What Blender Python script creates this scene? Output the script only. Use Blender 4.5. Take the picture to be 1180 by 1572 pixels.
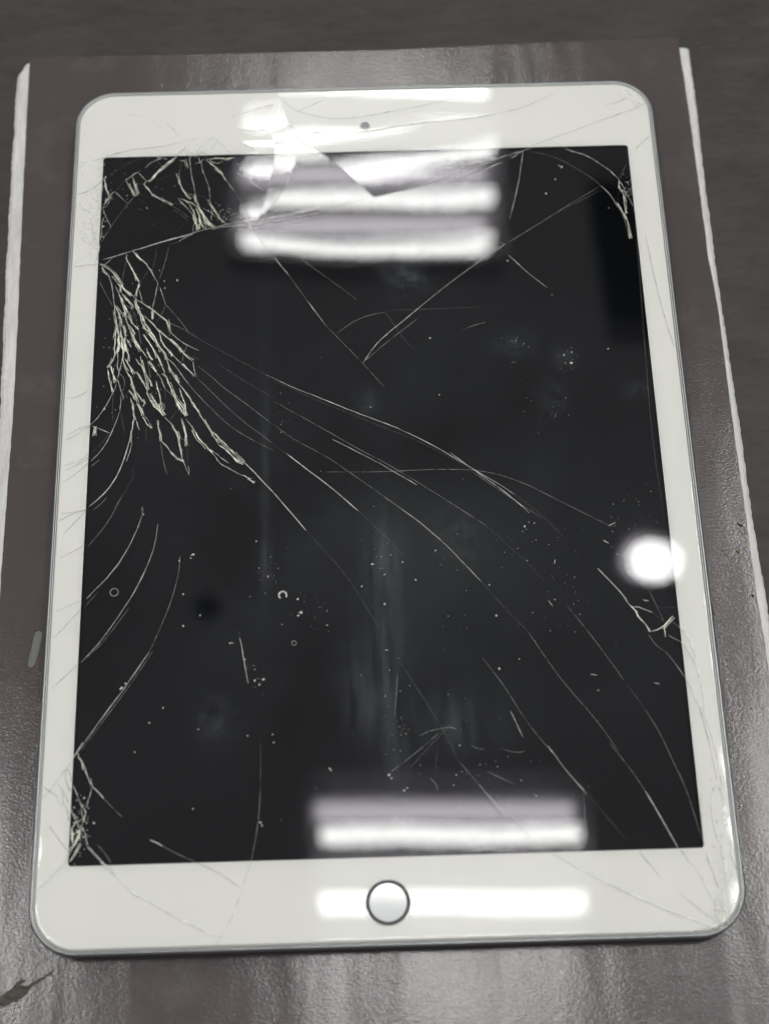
import bpy, bmesh, math, random
from mathutils import Vector, Matrix
from mathutils.geometry import delaunay_2d_cdt

S = bpy.context.scene
for o in list(bpy.data.objects):
    bpy.data.objects.remove(o)
MM = 0.001                      # everything below is written in millimetres
random.seed(7)

# ------------------------------------------------------------------ camera
cam_data = bpy.data.cameras.new("camera")
cam = bpy.data.objects.new("camera", cam_data)
S.collection.objects.link(cam)
CAM = Vector((-2.3427, -166.1937, 380.2816))
rx = Vector((0.999572633, -0.029232509, -0.000106729))      # right
dn = Vector((-0.0270676787, -0.92415746, -0.38105161))      # down
fw = Vector((0.0110404602, 0.38089165, -0.924553762))       # forward
cam.matrix_world = Matrix(((rx.x, -dn.x, -fw.x, CAM.x * MM), (rx.y, -dn.y, -fw.y, CAM.y * MM),
                           (rx.z, -dn.z, -fw.z, CAM.z * MM), (0, 0, 0, 1)))
cam_data.sensor_fit = 'HORIZONTAL'
cam_data.sensor_width = 36.0
cam_data.lens = 70.534
cam_data.clip_start = 0.01
cam_data.clip_end = 50
cam_data.dof.use_dof = True
cam_data.dof.focus_distance = 0.412
cam_data.dof.aperture_fstop = 12.0
S.camera = cam

# ------------------------------------------------------------------ room light
world = bpy.data.worlds.new("World")
S.world = world
world.use_nodes = True
bg = world.node_tree.nodes["Background"]
bg.inputs[0].default_value = (0.97, 0.985, 1.0, 1)
WORLD_STRENGTH = 0.34
bg.inputs[1].default_value = WORLD_STRENGTH
TUBE_STRENGTH = 34.0            # the tubes of all ceiling lights, the added one too
SPOT_STRENGTH = 38.0            # the round downlight
S.view_settings.view_transform = 'Standard'
S.view_settings.look = 'None'
S.view_settings.exposure = 0.0
S.view_settings.gamma = 1.0
S.render.engine = 'CYCLES'
S.cycles.max_bounces = 8
S.cycles.transparent_max_bounces = 16

# ------------------------------------------------------------------ helpers
def link(name, verts, faces, mat, parent=None, smooth=False):
    me = bpy.data.meshes.new(name)
    me.from_pydata([(x * MM, y * MM, z * MM) for x, y, z in verts], [], faces)
    me.update()
    if smooth:
        me.shade_smooth()
    if mat:
        me.materials.append(mat)
    o = bpy.data.objects.new(name, me)
    S.collection.objects.link(o)
    if parent:
        o.parent = parent
    return o

def link_bm(name, bm, mat, parent=None, smooth=False):
    bm.normal_update()
    me = bpy.data.meshes.new(name)
    for v in bm.verts:
        v.co *= MM
    bm.to_mesh(me)
    bm.free()
    if smooth:
        me.shade_smooth()
    if mat:
        me.materials.append(mat)
    o = bpy.data.objects.new(name, me)
    S.collection.objects.link(o)
    if parent:
        o.parent = parent
    return o

def thing(name, label, cat, loc=(0, 0, 0), rotz=0):
    o = bpy.data.objects.new(name, None)
    o.empty_display_size = 0.02
    S.collection.objects.link(o)
    o.location = [c * MM for c in loc]
    o.rotation_euler = (0, 0, rotz)
    o['label'] = label
    o['category'] = cat
    return o

def box(bm, x0, x1, y0, y1, z0, z1):
    v = [bm.verts.new(p) for p in ((x0, y0, z0), (x1, y0, z0), (x1, y1, z0), (x0, y1, z0),
                                   (x0, y0, z1), (x1, y0, z1), (x1, y1, z1), (x0, y1, z1))]
    for f in ((3, 2, 1, 0), (4, 5, 6, 7), (0, 1, 5, 4), (1, 2, 6, 5), (2, 3, 7, 6), (3, 0, 4, 7)):
        bm.faces.new([v[i] for i in f])

def rounded(x0, x1, y0, y1, r, n=12):
    pts = []
    for cx, cy, a in ((x1 - r, y0 + r, -90), (x1 - r, y1 - r, 0), (x0 + r, y1 - r, 90), (x0 + r, y0 + r, 180)):
        for i in range(n + 1):
            t = math.radians(a + 90 * i / n)
            pts.append((cx + r * math.cos(t), cy + r * math.sin(t)))
    return pts

def inside(p, poly):
    x, y = p
    c = False
    j = len(poly) - 1
    for i in range(len(poly)):
        xi, yi = poly[i]
        xj, yj = poly[j]
        if (yi > y) != (yj > y) and x < (xj - xi) * (y - yi) / (yj - yi) + xi:
            c = not c
        j = i
    return c

def loft(name, rings, mat, parent=None, cap_first=False, cap_last=False, smooth=True, closed=True):
    n = len(rings[0])
    verts = [p for r in rings for p in r]
    faces = []
    for k in range(len(rings) - 1):
        for i in range(n if closed else n - 1):
            a = k * n + i
            b = k * n + (i + 1) % n
            faces.append((a, b, b + n, a + n))
    if cap_first:
        faces.append(tuple(range(n - 1, -1, -1)))
    if cap_last:
        faces.append(tuple((len(rings) - 1) * n + i for i in range(n)))
    return link(name, verts, faces, mat, parent, smooth)

# ------------------------------------------------------------------ materials
class NT:
    def __init__(self, name):
        self.m = bpy.data.materials.new(name)
        self.m.use_nodes = True
        self.t = self.m.node_tree
        self.t.nodes.clear()
        self.out = self.n('ShaderNodeOutputMaterial')
    def n(self, kind, **kw):
        nd = self.t.nodes.new(kind)
        for k, v in kw.items():
            if hasattr(nd, k):
                setattr(nd, k, v)
            else:
                nd.inputs[k].default_value = v
        return nd
    def l(self, a, b):
        self.t.links.new(a, b)
    def coord(self, scale=(1, 1, 1), rot=(0, 0, 0)):
        tc = self.n('ShaderNodeTexCoord')
        mp = self.n('ShaderNodeMapping')
        mp.inputs['Scale'].default_value = scale
        mp.inputs['Rotation'].default_value = rot
        self.l(tc.outputs['Object'], mp.inputs['Vector'])
        return mp.outputs['Vector']
    def noise(self, vec, scale, detail=3.0, rough=0.55):
        nd = self.n('ShaderNodeTexNoise')
        nd.inputs['Scale'].default_value = scale
        nd.inputs['Detail'].default_value = detail
        nd.inputs['Roughness'].default_value = rough
        self.l(vec, nd.inputs['Vector'])
        return nd.outputs['Fac']
    def ramp(self, fac, stops):
        nd = self.n('ShaderNodeValToRGB')
        cr = nd.color_ramp
        while len(cr.elements) > 1:
            cr.elements.remove(cr.elements[-1])
        for i, (p, c) in enumerate(stops):
            e = cr.elements[0] if i == 0 else cr.elements.new(p)
            e.position = p
            e.color = c if len(c) == 4 else (*c, 1)
        self.l(fac, nd.inputs[0])
        return nd.outputs[0]
    def math(self, op, a, b=None, c=None):
        nd = self.n('ShaderNodeMath')
        nd.operation = op
        for i, v in enumerate((a, b, c)):
            if v is None:
                continue
            if isinstance(v, (int, float)):
                nd.inputs[i].default_value = v
            else:
                self.l(v, nd.inputs[i])
        return nd.outputs[0]
    def bump(self, height, strength, dist, normal=None):
        nd = self.n('ShaderNodeBump')
        nd.inputs['Strength'].default_value = strength
        nd.inputs['Distance'].default_value = dist
        self.l(height, nd.inputs['Height'])
        if normal is not None:
            self.l(normal, nd.inputs['Normal'])
        return nd.outputs['Normal']
    def done(self, sock):
        self.l(sock, self.out.inputs['Surface'])
        return self.m

def principled(name, color, rough, metal=0.0, spec=0.5, coat=0.0):
    t = NT(name)
    p = t.n('ShaderNodeBsdfPrincipled')
    p.inputs['Base Color'].default_value = (*color, 1)
    p.inputs['Roughness'].default_value = rough
    p.inputs['Metallic'].default_value = metal
    p.inputs['Specular IOR Level'].default_value = spec
    p.inputs['Coat Weight'].default_value = coat
    t.done(p.outputs[0])
    return t, p

# dark leatherette: purple-brown, pebbled grain, dusty scuffs
t, p = principled('leatherette', (0.07, 0.055, 0.057), 0.4)
v = t.coord()
vs = t.coord(scale=(0.62, 1, 1))
scuff = t.ramp(t.noise(v, 55, 6, 0.65), [(0.50, (0, 0, 0)), (0.72, (1, 1, 1))])
fine = t.noise(v, 900, 3)
mixf = t.math('MULTIPLY', t.math('MULTIPLY', scuff, fine), 0.42)
mx = t.n('ShaderNodeMix', data_type='RGBA')
t.l(mixf, mx.inputs[0])
mx.inputs[6].default_value = (0.080, 0.063, 0.064, 1)
mx.inputs[7].default_value = (0.18, 0.165, 0.16, 1)
t.l(mx.outputs[2], p.inputs['Base Color'])
vor = t.n('ShaderNodeTexVoronoi')
vor.inputs['Scale'].default_value = 2100
t.l(vs, vor.inputs['Vector'])
grain = t.math('ADD', t.math('MULTIPLY', vor.outputs['Distance'], 0.7), t.noise(vs, 2100, 3))
n1 = t.bump(t.noise(t.coord(scale=(1, 0.25, 1)), 30, 3, 0.45), 0.5, 0.0016)
n2 = t.bump(grain, 0.6, 0.000045, n1)
p.inputs['Specular IOR Level'].default_value = 0.47
t.l(n2, p.inputs['Normal'])
t.l(t.ramp(t.noise(v, 35, 4), [(0.3, (0.08,) * 3), (0.7, (0.14,) * 3)]), p.inputs['Roughness'])
M_VINYL = t.m

# raw white board edge
t, p = principled('raw_board', (0.72, 0.69, 0.67), 0.85, spec=0.2)
v = t.coord()
t.l(t.ramp(t.noise(t.coord(scale=(1, 0.15, 1)), 700, 4), [(0.3, (0.60, 0.58, 0.56)), (0.7, (0.78, 0.765, 0.74))]), p.inputs['Base Color'])
t.l(t.bump(t.noise(v, 900, 4), 0.5, 0.0005), p.inputs['Normal'])
M_BOARD = t.m

# old dark tabletop
t, p = principled('tabletop_laminate', (0.06, 0.06, 0.055), 0.6, spec=0.35)
v = t.coord()
base = t.ramp(t.noise(t.coord(scale=(0.35, 1, 1), rot=(0, 0, 0.15)), 90, 9, 0.8), [(0.32, (0.025, 0.0235, 0.0205)), (0.68, (0.060, 0.056, 0.050))])
scr = t.ramp(t.noise(t.coord(scale=(0.06, 1, 1), rot=(0, 0, 1.1)), 420, 5, 0.8), [(0.62, (0, 0, 0)), (0.75, (1, 1, 1))])
mx = t.n('ShaderNodeMix', data_type='RGBA')
t.l(t.math('MULTIPLY', scr, 0.4), mx.inputs[0])
t.l(base, mx.inputs[6])
mx.inputs[7].default_value = (0.13, 0.13, 0.12, 1)
t.l(mx.outputs[2], p.inputs['Base Color'])
t.l(t.bump(t.noise(t.coord(scale=(0.3, 1, 1)), 700, 4, 0.7), 0.35, 0.0004), p.inputs['Normal'])
M_TABLE = t.m

# recessed grey backing seen through the slot and the tear
t, p = principled('grey_backing', (0.18, 0.185, 0.165), 0.7, spec=0.3)
t.l(t.bump(t.noise(t.coord(), 600, 3), 0.4, 0.0004), p.inputs['Normal'])
M_BACKING = t.m
t, p = principled('torn_fibre', (0.10, 0.095, 0.08), 0.8, spec=0.25)
t.l(t.ramp(t.noise(t.coord(scale=(0.35, 1.4, 1), rot=(0, 0, -0.55)), 900, 5, 0.7), [(0.35, (0.05, 0.047, 0.038)), (0.7, (0.19, 0.18, 0.155))]), p.inputs['Base Color'])
t.l(t.bump(t.noise(t.coord(scale=(0.35, 1.4, 1), rot=(0, 0, -0.55)), 900, 5, 0.7), 0.9, 0.001), p.inputs['Normal'])
M_TORN = t.m

# tablet
t, p = principled('silver_aluminium', (0.33, 0.35, 0.345), 0.33, metal=1.0)
t.l(t.bump(t.noise(t.coord(), 3000, 2), 0.06, 0.0002), p.inputs['Normal'])
M_ALU = t.m
M_GASKET = principled('white_gasket', (0.62, 0.62, 0.59), 0.5)[0].m
M_GAP = principled('dark_gap', (0.03, 0.03, 0.03), 0.8)[0].m
t, p = principled('white_bezel_paint', (0.70, 0.70, 0.655), 0.55, spec=0.2)
t.l(t.ramp(t.noise(t.coord(), 30, 3), [(0.3, (0.80, 0.80, 0.77)), (0.7, (0.825, 0.825, 0.795))]), p.inputs['Base Color'])
M_BEZEL = t.m
t, p = principled('dark_display', (0.0022, 0.0027, 0.0034), 0.03, spec=0.24)
p.inputs['Specular Tint'].default_value = (0.94, 0.89, 1.0, 1)
p.inputs['IOR'].default_value = 1.42
M_LCD = t.m
t, p = principled('button_steel', (0.30, 0.30, 0.295), 0.12, metal=1.0)
t.l(t.bump(t.noise(t.coord(), 420, 3), 0.5, 0.0005), p.inputs['Normal'])
M_RING = t.m
M_BUTTON = principled('button_white', (0.56, 0.58, 0.565), 0.05, spec=0.7)[0].m
M_LENS = principled('lens_dark', (0.03, 0.045, 0.055), 0.3)[0].m
M_LENSRING = principled('lens_grey', (0.10, 0.12, 0.135), 0.5)[0].m
M_CHIP = principled('brown_chip', (0.16, 0.11, 0.05), 0.7)[0].m
M_CRUMB = principled('dark_crumbs', (0.02, 0.017, 0.014), 0.8)[0].m
M_DUST = principled('pale_dust', (0.75, 0.75, 0.70), 0.8)[0].m

# thin cover glass: clear, mirror-like by angle, with a greasy film whose broad clouds also paint reflected grey
def glass_material(name):
    t = NT(name)
    tr = t.n('ShaderNodeBsdfTransparent')
    tr.inputs[0].default_value = (0.99, 0.986, 0.98, 1)
    gl = t.n('ShaderNodeBsdfGlossy')
    gl.inputs['Roughness'].default_value = 0.015
    fr = t.n('ShaderNodeFresnel')
    fr.inputs['IOR'].default_value = 1.47
    m1 = t.n('ShaderNodeMixShader')
    t.l(fr.outputs[0], m1.inputs[0])
    t.l(tr.outputs[0], m1.inputs[1])
    t.l(gl.outputs[0], m1.inputs[2])
    df = t.n('ShaderNodeBsdfDiffuse')
    df.inputs[0].default_value = (0.72, 0.78, 0.82, 1)
    # greasy marks: soft ovals and streaks, each broken up by noise (millimetre positions on the pane)
    geo = t.n('ShaderNodeTexCoord')
    sep = t.n('ShaderNodeSeparateXYZ')
    t.l(geo.outputs['Object'], sep.inputs[0])
    streak = t.noise(t.coord(scale=(1.0, 0.12, 1)), 420, 5, 0.65)
    dab = t.noise(t.coord(), 330, 5, 0.7)
    cloud = t.noise(t.coord(), 18, 4, 0.6)
    tot = None
    for cx, cy, sx, sy, a, kind in FILM:
        dx = t.math('MULTIPLY', t.math('SUBTRACT', sep.outputs[0], cx * MM), 1 / (sx * MM))
        dy = t.math('MULTIPLY', t.math('SUBTRACT', sep.outputs[1], cy * MM), 1 / (sy * MM))
        r2 = t.math('ADD', t.math('MULTIPLY', dx, dx), t.math('MULTIPLY', dy, dy))
        g = t.math('POWER', 2.718, t.math('MULTIPLY', r2, -1.0))
        src = {'s': streak, 'd': dab, 'c': cloud}[kind]
        k = t.ramp(src, [(0.36, (0, 0, 0)), (0.70, (1, 1, 1))])
        g = t.math('MULTIPLY', t.math('MULTIPLY', g, k), a)
        tot = g if tot is None else t.math('ADD', tot, g)
    tot = t.math('ADD', tot, t.math('MULTIPLY', cloud, 0.004))
    m2 = t.n('ShaderNodeMixShader')
    t.l(tot, m2.inputs[0])
    t.l(m1.outputs[0], m2.inputs[1])
    t.l(df.outputs[0], m2.inputs[2])
    return t.done(m2.outputs[0])

FILM = [(2.2, -45, 3.6, 30, 0.055, 's'), (0.8, -26, 6, 9, 0.05, 's'), (-30, 8, 1.6, 34, 0.03, 's'), (-29.6, -28, 1.5, 7, 0.07, 's'),
        (8, 61, 6, 7, 0.05, 'd'), (13, 60, 4, 4, 0.06, 'd'), (50, 20, 4, 5, 0.04, 'd'), (54, 33, 3.5, 4, 0.035, 'd'), (-42, -69, 5, 6, 0.045, 'd'),
        (40, 37, 6, 4, 0.045, 'd'), (21, -21, 8, 9, 0.04, 'd'), (-4, -62, 6, 12, 0.06, 's'), (18, -71, 10, 7, 0.05, 's'), (-6, 5, 60, 60, 0.014, 'c'),  # broad clouds: dust haze that also paints in the grey reflection mid-screen
        (0, -40, 75, 55, 0.016, 'c'), (72, 22, 4, 4, 0.03, 'd'), (-2, 20, 3, 4, 0.05, 'd'), (3, -82, 3, 8, 0.05, 's')]
M_GLASS = glass_material('cover_glass')

def crack_material(name, alpha, color, rough=0.12):
    t = NT(name)
    tr = t.n('ShaderNodeBsdfTransparent')
    p = t.n('ShaderNodeBsdfPrincipled')
    p.inputs['Base Color'].default_value = (*color, 1)
    p.inputs['Roughness'].default_value = rough
    p.inputs['Specular IOR Level'].default_value = 0.9
    m = t.n('ShaderNodeMixShader')
    br = t.ramp(t.noise(t.coord(), 330, 4, 0.75), [(0.3, (alpha * 0.35,) * 3), (0.60, (min(1, alpha * 1.25),) * 3)])  # patchy opacity paints random glints along the crack
    t.l(br, m.inputs[0])
    t.l(tr.outputs[0], m.inputs[1])
    t.l(p.outputs[0], m.inputs[2])
    return t.done(m.outputs[0])

M_CRACK = {'b': crack_material('fracture_bright', 1.0, (1.0, 1.0, 0.86)), 'm': crack_material('fracture_medium', 0.7, (0.9, 0.9, 0.82)),
           'f': crack_material('fracture_fine', 0.42, (0.8, 0.8, 0.78)), 'v': crack_material('fracture_faint', 0.20, (0.8, 0.8, 0.8)),
           'c': crack_material('fracture_clear', 0.95, (0.95, 0.95, 0.88)),
           'w': crack_material('fracture_on_white', 0.75, (1.0, 1.0, 0.96)), 'x': crack_material('fracture_glint', 0.9, (1.0, 1.0, 0.96)),
           'g': crack_material('fracture_grey', 0.42, (0.33, 0.33, 0.30), 0.5)}

def emitter(name, color, strength):
    t = NT(name)
    e = t.n('ShaderNodeEmission')
    e.inputs[0].default_value = (*color, 1)
    e.inputs[1].default_value = strength
    return t.done(e.outputs[0])
M_TUBE = emitter('lit_tube', (1.0, 1.0, 0.975), TUBE_STRENGTH)
M_SPOT = emitter('lit_lens', (1.0, 1.0, 0.98), SPOT_STRENGTH)
M_TRAY = principled('white_tray', (0.2, 0.195, 0.21), 0.5)[0].m
M_DARK = principled('dark_blocker', (0.09, 0.09, 0.095), 0.7)[0].m
M_CAN = principled('white_can', (0.7, 0.7, 0.7), 0.5)[0].m

# ------------------------------------------------------------------ lamps of the room and added shapes (seen only as reflections)
def ceiling_light(label, cx, y0, y1, width, tubes, tube_len, tube_cx):
    root = thing('ceiling_light', label, 'ceiling light', (cx, (y0 + y1) / 2, 2400), math.radians(-1.65))
    d = (y1 - y0) / 2
    bm = bmesh.new()
    w = width / 2
    box(bm, -w, w, -d, d, 62, 66)
    box(bm, -w - 4, -w, -d - 4, d + 4, -6, 66)
    box(bm, w, w + 4, -d - 4, d + 4, -6, 66)
    box(bm, -w, w, -d - 4, -d, -6, 66)
    box(bm, -w, w, d, d + 4, -6, 66)
    link_bm('housing', bm, M_TRAY, root)
    for y in tubes:
        yy = y - (y0 + y1) / 2
        rings = []
        h = tube_len / 2
        ox = tube_cx - cx
        for x, r in ((-h, 8), (-h, 17), (h, 17), (h, 8)):
            rings.append([(x + ox, yy + r * math.cos(2 * math.pi * i / 16), 14 + r * math.sin(2 * math.pi * i / 16)) for i in range(16)])
        loft('tube', rings, M_TUBE, root, True, True)
    return root

ceiling_light('farther four-tube ceiling light mirrored across the top edge of the cracked screen', 18, 1546, 2030, 585, (1593, 1722, 1849, 1976), 530, 18)
ceiling_light('nearer four-tube ceiling light mirrored beside the round home button', 131, -95, 405, 512, (335, 213, 91, -31), 474, 128)

ceiling_light('left-hand four-tube ceiling light giving the sheen on the lower left of the mat', -870, -95, 405, 512, (335, 213, 91, -31), 474, -870)
ceiling_light('right-hand four-tube ceiling light giving the sheen on the lower right of the mat', 880, 20, 520, 512, (450, 328, 206, 84), 474, 880)
ceiling_light('added right-hand four-tube ceiling light giving the broad sheen along the right side of the mat', 1040, 600, 1100, 512, (1030, 908, 786, 664), 474, 1040)  # added lamp, strengthens the downlight's sheen on the mat

slab = thing('reflection_slab', 'added dark unseen vent mirrored as a black block in the upper right of the screen', 'slab', (590, 1560, 2400))  # added dark shape overhead, only there to darken the screen's reflection
bm = bmesh.new()
box(bm, -78, 78, -190, 190, 10, 60)
link_bm('slab_body', bm, M_DARK, slab)
for k in range(9):
    bm = bmesh.new()
    box(bm, -74, 74, -176 + k * 42, -160 + k * 42, -4, 9)
    link_bm('slab_strip', bm, M_DARK, slab)
dome_root = thing('reflection_dome', 'small added dark unseen sensor mirrored as a soft dark spot left of the screen centre', 'dome', (-315, 787, 2400))  # added dark shape, puts the soft dark spot into the reflection
loft('dome_shell', [[(r * math.cos(2 * math.pi * i / 24), r * math.sin(2 * math.pi * i / 24), z) for i in range(24)] for r, z in ((8, -14), (17, -9), (24, 0), (27, 12))], M_DARK, dome_root, True, True)

root = thing('downlight', 'round ceiling downlight mirrored as a white glare near the right bezel', 'downlight', (548, 855, 2400))
N = 40
ring = lambda r, z: [(r * math.cos(2 * math.pi * i / N), r * math.sin(2 * math.pi * i / N), z) for i in range(N)]
loft('can', [ring(42, 6), ring(49, -4), ring(56, -4), ring(58, 0), ring(58, 60)], M_CAN, root, False, True)
loft('lens', [ring(42.5, 2), ring(38, -3), ring(18, -8)], M_SPOT, root, True, True)

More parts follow.
